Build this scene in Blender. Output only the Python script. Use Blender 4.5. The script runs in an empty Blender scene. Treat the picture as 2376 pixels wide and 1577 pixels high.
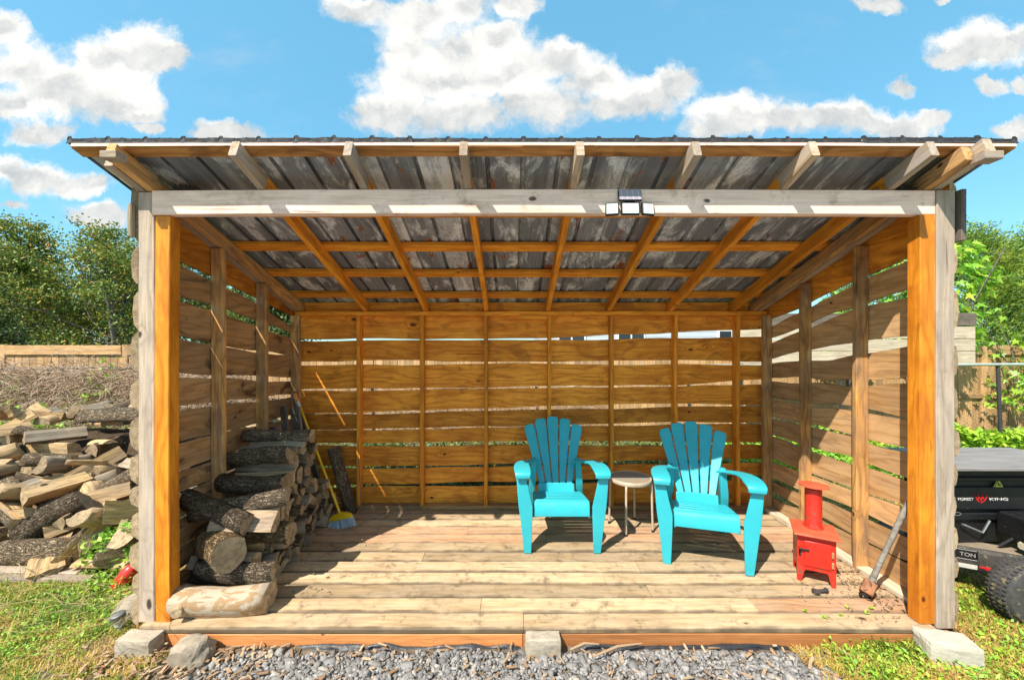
import bpy, bmesh, math, random
import numpy as np
from mathutils import Vector, Matrix, Quaternion, noise as mnoise
PI = math.pi
SC = bpy.context.scene
COL = SC.collection
# ------------------------------------------------------------------ camera, world, sun, exposure
EYE = 1.634
cam = bpy.data.cameras.new('camera'); camo = bpy.data.objects.new('camera', cam); COL.objects.link(camo)
cam.sensor_width = 36; cam.lens = 36*900/2376; cam.shift_y = 22.5/2376
camo.location = (0, 0, EYE); camo.rotation_euler = (PI/2, 0, 0)
cam.clip_start = .05; cam.clip_end = 3000
SC.camera = camo
TOSUN = Vector((-.506, -.625, 1.0)).normalized()
SUN_EL = math.asin(TOSUN.z); SUN_ROT = math.atan2(TOSUN.x, TOSUN.y)
sun = bpy.data.lights.new('sun', 'SUN'); suno = bpy.data.objects.new('sun', sun); COL.objects.link(suno)
sun.energy = 3.9; sun.angle = math.radians(.5); sun.color = (1, .93, .82)
suno.rotation_euler = TOSUN.to_track_quat('Z', 'Y').to_euler(); suno.location = (-5, -6, 10)
SKY_STRENGTH = .15
SC.view_settings.view_transform = 'Standard'; SC.view_settings.look = 'None'
SC.view_settings.exposure = 1.08; SC.view_settings.gamma = 1; SC.view_settings.use_curve_mapping = False
SC.cycles.max_bounces = 8; SC.cycles.diffuse_bounces = 5; SC.cycles.glossy_bounces = 3; SC.cycles.transmission_bounces = 5
SC.cycles.use_denoising = True; SC.cycles.sample_clamp_indirect = 6; SC.cycles.caustics_reflective = False; SC.cycles.caustics_refractive = False

# ------------------------------------------------------------------ node helper
class NT:
    def __init__(s, tree): s.t = tree; s.n = tree.nodes; s.l = tree.links
    def put(s, sock, val):
        if isinstance(val, bpy.types.NodeSocket): s.l.new(val, sock)
        elif val is not None:
            if isinstance(val, (tuple, list)) and len(val) == 3 and sock.type == 'RGBA': val = (*val, 1)
            sock.default_value = val
    def node(s, typ, out=0, props=None, **ins):
        nd = s.n.new(typ)
        for k, v in (props or {}).items(): setattr(nd, k, v)
        for k, v in ins.items():
            key = int(k[1:]) if k[0] == 'i' and k[1:].isdigit() else k.replace('_', ' ')
            s.put(nd.inputs[key], v)
        return nd.outputs[out] if out is not None else nd
    def math(s, op, a, b=None, c=None, clamp=False):
        nd = s.n.new('ShaderNodeMath'); nd.operation = op; nd.use_clamp = clamp
        for i, v in enumerate((a, b, c)):
            if v is not None: s.put(nd.inputs[i], v)
        return nd.outputs[0]
    def vmath(s, op, a, b=None, out=0):
        nd = s.n.new('ShaderNodeVectorMath'); nd.operation = op
        s.put(nd.inputs[0], a)
        if b is not None: s.put(nd.inputs['Scale'] if op == 'SCALE' else nd.inputs[1], b)
        return nd.outputs['Value'] if op in ('LENGTH', 'DOT_PRODUCT', 'DISTANCE') else nd.outputs[0]
    def mix(s, f, a, b, blend='MIX'):
        nd = s.n.new('ShaderNodeMix'); nd.data_type = 'RGBA'; nd.blend_type = blend; nd.clamp_factor = True
        s.put(nd.inputs[0], f); s.put(nd.inputs[6], a); s.put(nd.inputs[7], b); return nd.outputs[2]
    def noise(s, v, scale=5., detail=3., rough=.55, dist=0., out=0):
        nd = s.n.new('ShaderNodeTexNoise'); s.put(nd.inputs['Vector'], v)
        for k, x in (('Scale', scale), ('Detail', detail), ('Roughness', rough), ('Distortion', dist)): s.put(nd.inputs[k], x)
        return nd.outputs[out]
    def ramp(s, f, a, b, lo=0., hi=1.):
        nd = s.n.new('ShaderNodeMapRange'); nd.interpolation_type = 'SMOOTHSTEP'
        for i, v in enumerate((f, a, b, lo, hi)): s.put(nd.inputs[i], v)
        return nd.outputs[0]
    def xyz(s, v):
        nd = s.n.new('ShaderNodeSeparateXYZ'); s.put(nd.inputs[0], v); return nd.outputs
    def comb(s, x, y, z):
        nd = s.n.new('ShaderNodeCombineXYZ')
        for i, v in enumerate((x, y, z)): s.put(nd.inputs[i], v)
        return nd.outputs[0]
def new_mat(name):
    m = bpy.data.materials.new(name); m.use_nodes = True; m.node_tree.nodes.clear(); return m, NT(m.node_tree)
def finish(m, T, col, rough=.7, bump=None, bdist=.002, bstr=1., metal=0., spec=.5, trans=None, coat=None, alpha=None):
    b = T.node('ShaderNodeBsdfPrincipled', None, Base_Color=col, Roughness=rough, Metallic=metal)
    T.put(b.inputs['Specular IOR Level'], spec)
    if coat: T.put(b.inputs['Coat Weight'], coat)
    if bump is not None:
        T.put(b.inputs['Normal'], T.node('ShaderNodeBump', 0, Strength=bstr, Distance=bdist, Height=bump))
    sh = b.outputs[0]
    if trans is not None:
        tr = T.node('ShaderNodeBsdfTranslucent', 0, Color=trans)
        sh = T.node('ShaderNodeAddShader', 0, i0=sh, i1=tr)
    o = T.n.new('ShaderNodeOutputMaterial'); T.l.new(sh, o.inputs[0]); return m
def mixc(T, a, b, f): return T.mix(f, a, b)

# ------------------------------------------------------------------ world: Nishita sky with cumulus clouds laid out by direction
def build_world():
    w = bpy.data.worlds.new('World'); SC.world = w; w.use_nodes = True; w.cycles.sampling_method = 'NONE'
    T = NT(w.node_tree); T.n.clear()
    sky = T.n.new('ShaderNodeTexSky'); sky.sky_type = 'NISHITA'; sky.sun_disc = False
    sky.sun_elevation = SUN_EL; sky.sun_rotation = SUN_ROT; sky.altitude = 100; sky.air_density = 1.0; sky.dust_density = .35; sky.ozone_density = 1.3
    d = T.node('ShaderNodeTexCoord', 0)
    X, Y, Z = T.xyz(d)
    ya = T.math('MAXIMUM', Y, .08)
    P = T.comb(T.math('DIVIDE', X, ya), T.math('DIVIDE', T.math('MAXIMUM', Z, 0.), ya), 0.)
    # (px, py, rx, ry) of cloud lumps given as seen in the 2362 px wide view of the place
    lumps = [(60,150,110,60),(150,190,140,75),(250,220,110,60),(330,110,95,62),(400,130,50,35),(250,130,90,60),(60,300,60,30),(110,290,70,28),
             (20,235,90,50),(0,60,60,40),(300,260,80,28),
             (500,295,90,26),(560,292,50,24),(340,300,35,12),(90,400,95,34),(200,425,85,26),(20,390,60,34),(30,455,40,12),(230,500,70,28),
             (840,15,90,40),(960,25,100,50),(1080,20,80,50),(1190,20,50,30),(960,120,90,55),(1060,110,120,60),(1010,180,170,60),(1170,160,150,60),(900,255,120,50),
             (1060,260,150,60),(1230,230,150,60),(1370,180,110,50),(1300,140,80,45),(1480,210,110,48),(1560,190,60,42),(1420,240,100,30),(960,70,70,50),(1150,90,80,40),
             (1680,265,90,45),(1800,275,120,45),(1930,275,120,42),(2040,285,90,30),(1650,290,70,26),(2150,275,50,22),
             (2250,110,110,48),(2330,90,70,38),(2200,140,60,24),(2080,192,45,22),(2280,205,30,18),(2345,205,30,16),(2020,15,60,20),(2200,0,40,10),(2340,290,50,25)]
    nd1 = T.noise(P, 4.2, 6., .60, out=1); nd2 = T.noise(P, 17., 6., .65, out=1)
    warp = T.vmath('ADD', T.vmath('SCALE', T.vmath('SUBTRACT', nd1, (.5,.5,.5)), .13), T.vmath('SCALE', T.vmath('SUBTRACT', nd2, (.5,.5,.5)), .055))
    def field(off, prev=None):
        Q = T.vmath('ADD', T.vmath('ADD', P, warp), off)
        best = None
        for (px, py, rx, ry) in lumps:
            u = (px-1181)/.994/900; v = (806-py)/.994/900; a = rx/895*1.12; b = ry/895*1.22
            Qi = Q
            if best is not None:            # chained so that Cycles evaluates one lump after the other
                ma = T.n.new('ShaderNodeVectorMath'); ma.operation = 'MULTIPLY_ADD'
                T.l.new(best, ma.inputs[0]); ma.inputs[1].default_value = (1e-6, 1e-6, 1e-6); T.l.new(Q, ma.inputs[2]); Qi = ma.outputs[0]
            mp = T.n.new('ShaderNodeMapping'); T.l.new(Qi, mp.inputs[0])
            mp.inputs['Scale'].default_value = (1/a, 1/b, 0); mp.inputs['Location'].default_value = (-u/a, -v/b, 0)
            L = T.vmath('LENGTH', mp.outputs[0])
            if best is None: best = T.math('ADD', L, prev) if prev is not None else L
            else:
                nd = T.n.new('ShaderNodeMath'); nd.operation = 'SMOOTH_MIN'; T.l.new(best, nd.inputs[0]); T.l.new(L, nd.inputs[1]); nd.inputs[2].default_value = .28
                best = nd.outputs[0]
        return T.math('SUBTRACT', 1., best)
    f0 = field((0, 0, 0)); f1 = field((.018, -.05, 0), T.math('MULTIPLY', f0, 1e-6))
    fr = T.math('GREATER_THAN', Y, .09)
    # elsewhere in the sky: the same kind of scattered cumulus from noise
    g = T.comb(T.math('DIVIDE', X, T.math('ADD', T.math('MAXIMUM', Z, 0.), .22)), T.math('DIVIDE', Y, T.math('ADD', T.math('MAXIMUM', Z, 0.), .22)), 0.)
    gn = T.noise(g, 1.3, 7., .55)
    other = T.math('MULTIPLY', T.math('SUBTRACT', gn, .50), 5.)
    edge = T.ramp(T.math('MAXIMUM', T.math('ABSOLUTE', T.xyz(P)[0]), T.xyz(P)[1]), 1.45, 1.9)
    edge = T.math('MAXIMUM', edge, T.math('SUBTRACT', 1., fr))
    dens = T.math('ADD', T.math('MULTIPLY', f0, T.math('SUBTRACT', 1., edge)), T.math('MULTIPLY', other, edge))
    fine = T.noise(T.vmath('ADD', P, warp), 9., 7., .62)
    dens = T.math('ADD', dens, T.math('MULTIPLY', T.math('SUBTRACT', fine, .52), 1.5))
    cover = T.ramp(dens, -.08, .46)
    puff = T.noise(T.vmath('ADD', P, T.vmath('SCALE', warp, 1.6)), 22., 5., .6)
    lit = T.math('ADD', T.math('MAXIMUM', T.math('MULTIPLY', T.math('SUBTRACT', f1, f0), 1.15), -.42), T.math('ADD', T.math('MULTIPLY', T.math('SUBTRACT', fine, .5), 1.9), T.math('MULTIPLY', T.math('SUBTRACT', puff, .5), .8)))
    shade = T.ramp(lit, -1.1, .40)
    ccol = T.mix(shade, (CLOUD*.58, CLOUD*.62, CLOUD*.64), (CLOUD*1.18, CLOUD*1.15, CLOUD*1.08))
    skyc = T.mix(.55, T.mix(1., sky.outputs[0], SKYTINT, 'MULTIPLY'), (.60, 2.0, 3.15))
    wisp = T.math('MULTIPLY', T.ramp(T.noise(T.vmath('MULTIPLY', P, (1., 2.2, 1.)), 2.2, 7., .62), .52, .85), .35)
    skyc = T.mix(wisp, skyc, (CLOUD*.8, CLOUD*.83, CLOUD*.86))
    c = T.mix(T.math('MULTIPLY', cover, .97), skyc, ccol)
    hz = T.ramp(Z, -.02, .0)
    c = T.mix(hz, (.9, 1.0, .8), c)
    bg = T.node('ShaderNodeBackground', 0, Color=c, Strength=SKY_STRENGTH)
    o = T.n.new('ShaderNodeOutputWorld'); T.l.new(bg, o.inputs[0])
CLOUD = 3.0
SKYTINT = (.66, .90, .78)
build_world()

# ------------------------------------------------------------------ object helpers
WM = {}
def reg(o, M, parent=None):
    WM[o] = M.copy()
    if parent is not None:
        o.parent = parent; o.matrix_basis = WM[parent].inverted() @ M
    else: o.matrix_basis = M
    return o
def tag(o, label=None, cat=None, group=None, kind=None):
    for k, v in (('label', label), ('category', cat), ('group', group), ('kind', kind)):
        if v: o[k] = v
    return o
def empty(name, M=None, parent=None, **kw):
    o = bpy.data.objects.new(name, None); o.empty_display_size = .1; COL.objects.link(o)
    if not isinstance(M, Matrix): M = Matrix.Translation(M or (0, 0, 0))
    reg(o, M, parent); return tag(o, **kw)
def link(name, me, M=None, parent=None, **kw):
    o = bpy.data.objects.new(name, me); COL.objects.link(o)
    if M is None: M = WM[parent] if parent is not None else Matrix()
    if not isinstance(M, Matrix): M = Matrix.Translation(M)
    reg(o, M, parent); return tag(o, **kw)
def mesh(name, V, F, mats, mi=None, smooth=False):
    me = bpy.data.meshes.new(name); me.from_pydata(V, [], F)
    for m in (mats if isinstance(mats, (list, tuple)) else [mats]): me.materials.append(m)
    if mi is not None: me.polygons.foreach_set('material_index', mi)
    if smooth: me.polygons.foreach_set('use_smooth', [True]*len(me.polygons))
    me.update(); return me
def npmesh(name, V, F, mats, smooth=False, mi=None):
    """V (n,3) array, F (m,k) array"""
    V = np.asarray(V, np.float32); F = np.asarray(F, np.int32); k = F.shape[1]
    me = bpy.data.meshes.new(name); me.vertices.add(len(V)); me.vertices.foreach_set('co', V.ravel())
    me.loops.add(F.size); me.loops.foreach_set('vertex_index', F.ravel())
    me.polygons.add(len(F)); me.polygons.foreach_set('loop_start', np.arange(0, F.size, k, dtype=np.int32))
    me.polygons.foreach_set('loop_total', np.full(len(F), k, np.int32))
    for m in (mats if isinstance(mats, (list, tuple)) else [mats]): me.materials.append(m)
    if mi is not None: me.polygons.foreach_set('material_index', np.asarray(mi, np.int32))
    if smooth: me.polygons.foreach_set('use_smooth', np.ones(len(F), bool))
    me.update(calc_edges=True); me.validate(); return me
def frame(o, x, z):
    """matrix with origin o, local X along x, local Z as near z as possible"""
    x = Vector(x).normalized(); z = Vector(z); y = z.cross(x).normalized(); z = x.cross(y)
    M = Matrix((x, y, z)).transposed().to_4x4(); M.translation = Vector(o); return M
class G:
    """collects simple solids into one mesh"""
    def __init__(s): s.V = []; s.F = []; s.M = []
    def add(s, V, F, m=0, M=None):
        b = len(s.V); s.V += [tuple(M @ Vector(v)) if M else tuple(v) for v in V]
        s.F += [tuple(i+b for i in f) for f in F]; s.M += [m]*len(F) if isinstance(m, int) else m; return s
    def box(s, c, d, ch=.004, m=0, M=None, taper=None):
        """chamfered box centre c, size d (length along X)"""
        L, W, H = [x/2 for x in d]; ch = min(ch, W*.6, H*.6)
        prof = [(-W+ch, -H), (W-ch, -H), (W, -H+ch), (W, H-ch), (W-ch, H), (-W+ch, H), (-W, H-ch), (-W, -H+ch)]
        V = []
        for (x, k) in ((-L, 1-.5*ch/max(W, .001)), (-L+ch*.5, 1), (L-ch*.5, 1), (L, 1-.5*ch/max(W, .001))):
            for (y, z) in prof:
                sy, sz = (k, k)
                if taper and x > 0: sy *= taper; sz *= taper
                V.append((c[0]+x, c[1]+y*sy, c[2]+z*sz))
        F = [tuple(range(7, -1, -1)), tuple(range(24, 32))]
        for r in range(3):
            for i in range(8): F.append((r*8+i, r*8+(i+1) % 8, r*8+8+(i+1) % 8, r*8+8+i))
        return s.add(V, F, m, M)
    def tube(s, pts, rad, n=8, m=0, cap=True, M=None):
        V = []; F = []; k = len(pts); pts = [Vector(p) for p in pts]
        rad = rad if isinstance(rad, (list, tuple)) else [rad]*k
        up = None
        for i, p in enumerate(pts):
            t = (pts[min(i+1, k-1)]-pts[max(i-1, 0)]).normalized()
            if up is None: up = Vector((0, 0, 1)) if abs(t.z) < .9 else Vector((1, 0, 0))
            a = t.cross(up).normalized(); b = a.cross(t).normalized(); up = b
            for j in range(n):
                an = 2*PI*j/n; V.append(p+a*math.cos(an)*rad[i]+b*math.sin(an)*rad[i])
        for i in range(k-1):
            for j in range(n): F.append((i*n+j, i*n+(j+1) % n, (i+1)*n+(j+1) % n, (i+1)*n+j))
        if cap: F += [tuple(range(n-1, -1, -1)), tuple(range((k-1)*n, k*n))]
        return s.add(V, F, m, M)
    def lathe(s, prof, n=24, m=0, M=None):
        """prof list of (r, z)"""
        V = []; F = []
        for (r, z) in prof:
            for j in range(n): V.append((r*math.cos(2*PI*j/n), r*math.sin(2*PI*j/n), z))
        for i in range(len(prof)-1):
            for j in range(n): F.append((i*n+j, i*n+(j+1) % n, (i+1)*n+(j+1) % n, (i+1)*n+j))
        if prof[0][0] > 0: F.append(tuple(range(n-1, -1, -1)))
        if prof[-1][0] > 0: F.append(tuple(range((len(prof)-1)*n, len(prof)*n)))
        return s.add(V, F, m, M)
    def mesh(s, name, mats, smooth=False, auto=None):
        me = mesh(name, s.V, s.F, mats, s.M, smooth)
        if auto:
            me.polygons.foreach_set('use_smooth', [True]*len(me.polygons)); me.set_sharp_from_angle(angle=math.radians(auto))
        return me
# ------------------------------------------------------------------ materials
def wood(name, base, dark, grey=None, greyamt=0., knots=.5, ring=.55, stain=0., staincol=(.10, .045, .015), rough=.75, vary=.25, fibre=.25, scale=1., dirt=0., coat=None, edge=None):
    dark = tuple(x*.72 for x in dark)
    m, T = new_mat(name)
    o = T.node('ShaderNodeTexCoord', 3); rnd = T.node('ShaderNodeObjectInfo', 5)
    v = T.vmath('ADD', o, T.comb(T.math('MULTIPLY', rnd, 37.), T.math('MULTIPLY', rnd, 11.3), T.math('MULTIPLY', rnd, 23.7)))
    vs = T.vmath('MULTIPLY', v, (1.2*scale, 6.*scale, 6.*scale))
    n1 = T.noise(vs, 1.0, 3., .5)
    # knots
    vk = T.vmath('ADD', T.vmath('MULTIPLY', v, (3.0, 5.6, 5.6)), T.vmath('SCALE', T.noise(v, 9., 2., out=1), .12))
    vor = T.n.new('ShaderNodeTexVoronoi'); T.l.new(vk, vor.inputs['Vector']); vor.inputs['Scale'].default_value = 1.
    cr = T.xyz(vor.outputs['Color'])[0]; dk = T.math('DIVIDE', vor.outputs['Distance'], T.math('ADD', .38, T.math('MULTIPLY', T.xyz(vor.outputs['Color'])[1], .75)))
    has = T.math('GREATER_THAN', cr, 1-knots)
    near = T.math('MULTIPLY', T.ramp(dk, .02, .33, 1., 0.), has)
    core = T.math('MULTIPLY', T.ramp(dk, .055, .105, 1., 0.), has)
    Y3 = T.xyz(v)
    ph = T.math('ADD', T.math('MULTIPLY', T.math('ADD', Y3[1], Y3[2]), 9.*scale), T.math('ADD', T.math('MULTIPLY', n1, 5.5), T.math('MULTIPLY', near, 1.3)))
    rg = T.math('PINGPONG', T.math('MULTIPLY', ph, 2.3), 1.)
    rg = T.math('POWER', rg, 2.2)
    fb = T.noise(T.vmath('MULTIPLY', v, (4., 110., 110.)), 1., 4., .65)
    patch = T.noise(v, 2.6, 4., .6)
    rs2 = T.noise(T.vmath('MULTIPLY', v, (1.6, 30., 30.)), 1., 4., .6)
    c = T.mix(T.math('MULTIPLY', rg, min(1., ring*1.25)), base, dark)
    c = T.mix(T.math('MULTIPLY', T.ramp(rs2, .45, .68), .45), c, tuple(x*.8 for x in dark))
    c = T.mix(T.math('MULTIPLY', T.ramp(fb, .42, .75), fibre*1.6), c, tuple(x*.55 for x in dark))
    c = T.mix(T.ramp(patch, .35, .7, 0., vary), c, tuple(x*.9 for x in dark))
    if stain:
        sn = T.noise(T.vmath('MULTIPLY', v, (2.2, 4.6, 4.6)), 1.3, 5., .55, 1.1)
        c = T.mix(T.math('MULTIPLY', T.ramp(sn, .56, .66), stain), c, staincol)
    sk = T.noise(T.vmath('MULTIPLY', v, (2.4, 17., 17.)), 1., 5., .62, .8)
    c = T.mix(T.math('MULTIPLY', T.ramp(sk, .60, .72), .55), c, tuple(x*.5 for x in dark))
    if grey:
        gn = T.noise(T.vmath('MULTIPLY', v, (1.5, 9., 9.)), 1.4, 5., .65)
        c = T.mix(T.math('MULTIPLY', T.ramp(gn, .25, .7), greyamt), c, grey)
    if dirt:
        dn = T.noise(v, 14., 6., .7); dn2 = T.noise(v, 3., 4., .6)
        c = T.mix(T.math('MULTIPLY', T.math('MULTIPLY', T.ramp(dn, .48, .7), T.ramp(dn2, .35, .65)), dirt), c, (.10, .075, .05))
    c = T.mix(core, c, tuple(x*.22 for x in dark))
    if edge:
        ey = T.math('ADD', T.math('ABSOLUTE', T.xyz(o)[1]), T.math('MULTIPLY', T.math('SUBTRACT', T.noise(o, 6., 4.), .5), .035))
        c = T.mix(T.math('MULTIPLY', T.ramp(ey, edge[0], edge[1]), edge[2]), c, (.085, .06, .038))
    bri = T.math('ADD', .72, T.math('MULTIPLY', rnd, .46))
    c = T.vmath('SCALE', c, bri)
    # thin drying cracks
    ck = T.ramp(T.noise(T.vmath('MULTIPLY', v, (1.1, 34., 34.)), 1., 3., .6, .3), .70, .735)
    c = T.mix(T.math('MULTIPLY', ck, .75), c, tuple(x*.12 for x in dark))
    h = T.math('SUBTRACT', T.math('ADD', T.math('MULTIPLY', fb, .5), T.math('MULTIPLY', rg, .25)), T.math('ADD', T.math('MULTIPLY', core, .5), T.math('MULTIPLY', ck, 1.2)))
    return finish(m, T, c, rough, h, .0022, .8, spec=.3, coat=coat)
W_ORANGE = wood('orange_stained_pine', (.93, .37, .035), (.74, .22, .015), knots=.45, ring=.55, vary=.4)
W_POST = wood('honey_stained_post', (.86, .315, .025), (.66, .18, .012), knots=.5, ring=.5, vary=.7, rough=.5, fibre=.2, stain=.3, staincol=(.42, .10, .012))
W_BACK = wood('orange_back_plank', (.96, .395, .045), (.74, .215, .02), knots=.8, ring=.6, stain=.45, staincol=(.26, .08, .012), vary=.55)
W_SIDE = wood('brown_side_plank', (.84, .46, .18), (.52, .23, .07), grey=(.38, .30, .22), greyamt=.4, knots=.5, stain=.95, staincol=(.12, .05, .02), vary=.4)
W_SIDER = wood('tan_side_plank', (.84, .50, .22), (.60, .29, .09), grey=(.48, .36, .26), greyamt=.3, knots=.5, stain=.25, staincol=(.22, .10, .04), vary=.35)
W_STUD = wood('brown_stud', (.86, .42, .10), (.30, .13, .04), grey=(.30, .25, .2), greyamt=.45, knots=.6, stain=.5, vary=.5)
W_GREY = wood('weathered_grey_timber', (.64, .49, .36), (.34, .24, .17), grey=(.38, .31, .25), greyamt=.85, knots=.4, ring=.6, vary=.35, fibre=.4, dirt=.25)
W_BEAM = wood('bleached_beam', (.95, .68, .54), (.76, .50, .37), grey=(.90, .65, .56), greyamt=.5, knots=.4, ring=.3, vary=.2, dirt=.5, stain=.35, staincol=(.46, .30, .2))
W_TAIL = wood('weathered_rafter', (.50, .36, .22), (.34, .19, .08), grey=(.44, .42, .42), greyamt=.55, knots=.4)
W_DECK = wood('weathered_deck_board', (.61, .425, .235), (.42, .265, .13), grey=(.48, .38, .26), greyamt=.6, knots=.3, ring=.5, vary=.35, fibre=.35, dirt=.9, edge=(.046, .070, .85))
W_DECKR = wood('reddish_deck_board', (.56, .31, .16), (.42, .20, .09), grey=(.45, .38, .3), greyamt=.35, knots=.3, ring=.5, dirt=.5, edge=(.048, .070, .7))
W_FASCIA = wood('cedar_fascia', (.60, .245, .085), (.46, .16, .045), knots=.3, ring=.25, vary=.25, rough=.6, fibre=.1)
W_FENCE = wood('cedar_fence', (.62, .36, .15), (.45, .22, .07), grey=(.5, .4, .28), greyamt=.3, knots=.3)
W_PALE = wood('pale_plank', (.60, .49, .34), (.45, .34, .21), grey=(.5, .46, .4), greyamt=.4, knots=.4)
W_OLD = wood('old_grey_board', (.22, .17, .13), (.12, .09, .07), grey=(.2, .175, .155), greyamt=.6, knots=.4, dirt=.4)
W_COVER = wood('grey_cover_board', (.29, .26, .25), (.2, .175, .165), grey=(.31, .29, .285), greyamt=.7, knots=.2, ring=.5, rough=.6)

def bark(name, base, dark, mossy=0., fine=1.):
    m, T = new_mat(name)
    o = T.node('ShaderNodeTexCoord', 3); rnd = T.node('ShaderNodeObjectInfo', 5)
    v = T.vmath('ADD', o, T.comb(T.math('MULTIPLY', rnd, 31.), T.math('MULTIPLY', rnd, 17.3), T.math('MULTIPLY', rnd, 7.7)))
    vs = T.vmath('ADD', T.vmath('MULTIPLY', v, (16.*fine, 78.*fine, 78.*fine)), T.vmath('SCALE', T.noise(v, 24., 5., .7, out=1), 4.5))
    vor = T.n.new('ShaderNodeTexVoronoi'); vor.feature = 'DISTANCE_TO_EDGE'; T.l.new(vs, vor.inputs['Vector']); vor.inputs['Scale'].default_value = 1.
    e = T.math('MULTIPLY', T.ramp(vor.outputs[0], .0, .20), T.ramp(T.noise(T.vmath('MULTIPLY', v, (9., 60., 60.)), 1., 5., .7), .35, .6, .55, 1.))
    n = T.noise(v, 9., 5., .65)
    c = T.mix(e, tuple(x*.24 for x in dark), T.mix(T.ramp(n, .3, .7), dark, base))
    if mossy: c = T.mix(T.math('MULTIPLY', T.ramp(T.noise(v, 5., 4.), .5, .65), mossy), c, (.10, .13, .04))
    c = T.vmath('SCALE', c, T.math('ADD', .7, T.math('MULTIPLY', rnd, .6)))
    return finish(m, T, c, .9, T.math('ADD', e, T.math('MULTIPLY', n, .5)), .016, 1., spec=.15)
BARK = bark('grey_brown_bark', (.56, .42, .28), (.36, .26, .165))
BARKD = bark('dark_bark', (.44, .34, .235), (.27, .195, .13))  # darker bark copy: shade of the indoor stack put into the colour
BARK_T = bark('tree_bark', (.58, .52, .44), (.36, .31, .25), mossy=.2)
SPLITG = wood('silvered_split_face', (.42, .32, .21), (.25, .18, .115), grey=(.30, .25, .195), greyamt=.8, knots=.2, ring=.7, fibre=.6, scale=2., vary=.5)
BARK_SLAB = bark('slab_bark', (.46, .36, .24), (.26, .19, .12), fine=1.4)
SPLIT = wood('split_wood_face', (.76, .49, .21), (.42, .24, .09), grey=(.40, .31, .23), greyamt=.5, knots=.2, ring=.7, fibre=.6, scale=2., vary=.4)
SPLITD = wood('shade_toned_split_face', (.42, .29, .17), (.22, .14, .08), grey=(.32, .27, .22), greyamt=.6, knots=.2, ring=.7, fibre=.6, scale=2., vary=.5)  # split face darkened in colour for logs lying in shade
def endgrain(name, base, dark):
    m, T = new_mat(name)
    o = T.node('ShaderNodeTexCoord', 3); rnd = T.node('ShaderNodeObjectInfo', 5); X, Y, Z = T.xyz(o)
    p = T.comb(0., Y, Z); r = T.math('ADD', T.vmath('LENGTH', T.vmath('ADD', p, (0, .02, .015))), T.math('MULTIPLY', T.noise(p, 18., 3.), .02))
    rg = T.math('PINGPONG', T.math('MULTIPLY', r, 150.), 1.)
    n = T.noise(T.vmath('ADD', o, T.comb(rnd, rnd, rnd)), 30., 5., .7); n2 = T.noise(T.vmath('ADD', o, T.comb(rnd, rnd, rnd)), 7., 3.)
    c = T.mix(T.math('MULTIPLY', rg, .45), base, dark); c = T.mix(T.ramp(n, .4, .75), c, tuple(x*.6 for x in dark)); c = T.mix(T.ramp(n2, .4, .7, 0., .6), c, (dark[0]*.8, dark[1]*.85, dark[2]))
    c = T.vmath('SCALE', c, T.math('ADD', .7, T.math('MULTIPLY', rnd, .55)))
    return finish(m, T, c, .85, T.math('ADD', n, T.math('MULTIPLY', rg, .3)), .004, 1., spec=.2)
ENDG = endgrain('sawn_end_grain', (.50, .37, .23), (.30, .20, .11))
ENDD = endgrain('dull_end_grain', (.44, .32, .20), (.24, .16, .09))  # darker end grain, indoor shade put into its colour

def plain(name, col, rough=.5, var=.15, nscale=8., metal=0., bump=.0008, bscale=60., spec=.5, speck=None, coat=None):
    m, T = new_mat(name)
    o = T.node('ShaderNodeTexCoord', 3); n = T.noise(o, nscale, 5., .6); n2 = T.noise(o, bscale, 4., .6)
    c = T.mix(T.ramp(n, .3, .75, 0., 1.), tuple(min(1, x*(1+var)) for x in col), tuple(x*(1-var) for x in col))
    if speck: c = T.mix(T.math('MULTIPLY', T.ramp(T.noise(o, speck[1], 6., .7), speck[2], speck[2]+.06), speck[3] if len(speck) > 3 else 1.), c, speck[0])
    return finish(m, T, c, T.ramp(n, .3, .7, max(rough-.08, .05), min(rough+.12, 1)), n2, bump, 1., metal, spec, coat=coat)
PLASTIC = plain('turquoise_plastic', (.028, .40, .47), .36, .07, 6., bump=.0005, bscale=160., speck=((.10, .50, .58), 40., .62, .35))
def scorched():
    m, T = new_mat('scorched_red_paint'); o = T.node('ShaderNodeTexCoord', 3)
    n = T.noise(o, 14., 5., .65); n2 = T.noise(o, 5., 4.); n3 = T.noise(o, 90., 3.)
    c = T.mix(T.ramp(n2, .3, .7), (.64, .022, .012), (.52, .03, .014)); c = T.mix(T.ramp(n, .60, .66), c, (.20, .07, .03)); c = T.mix(T.ramp(n3, .72, .76), c, (.10, .04, .03))
    return finish(m, T, c, T.ramp(n, .3, .7, .28, .5), T.math('ADD', n3, T.math('MULTIPLY', n, .5)), .0006, 1., spec=.5)
RED = scorched()
REDRUST = plain('faded_orange_red_paint', (.60, .09, .04), .5, .25, 12., speck=((.22, .09, .04), 18., .60))
BRASS = plain('worn_hinge_metal', (.42, .27, .13), .5, .4, 20., metal=.3)
BLACKM = plain('black_metal', (.006, .006, .007), .5, .3, 12., speck=((.08, .07, .05), 30., .62, .6))
IRON = plain('dark_iron', (.045, .04, .038), .6, .4, 25.)
RUST = plain('rusty_iron', (.24, .10, .045), .85, .5, 18., bump=.002, bscale=40., speck=((.08, .04, .03), 30., .55))
TANMETAL = plain('tan_powder_coated_metal', (.46, .36, .27), .45, .12, 10.)
YELLOW = plain('yellow_plastic', (.80, .47, .01), .4, .08, 10.)
BRISTLE = plain('grey_bristles', (.38, .45, .52), .7, .25, 60.)
ORANGEG = plain('orange_grip', (.78, .25, .02), .5, .1)
WHITEP = plain('white_plastic', (.62, .62, .60), .4, .08, 10.)
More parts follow.
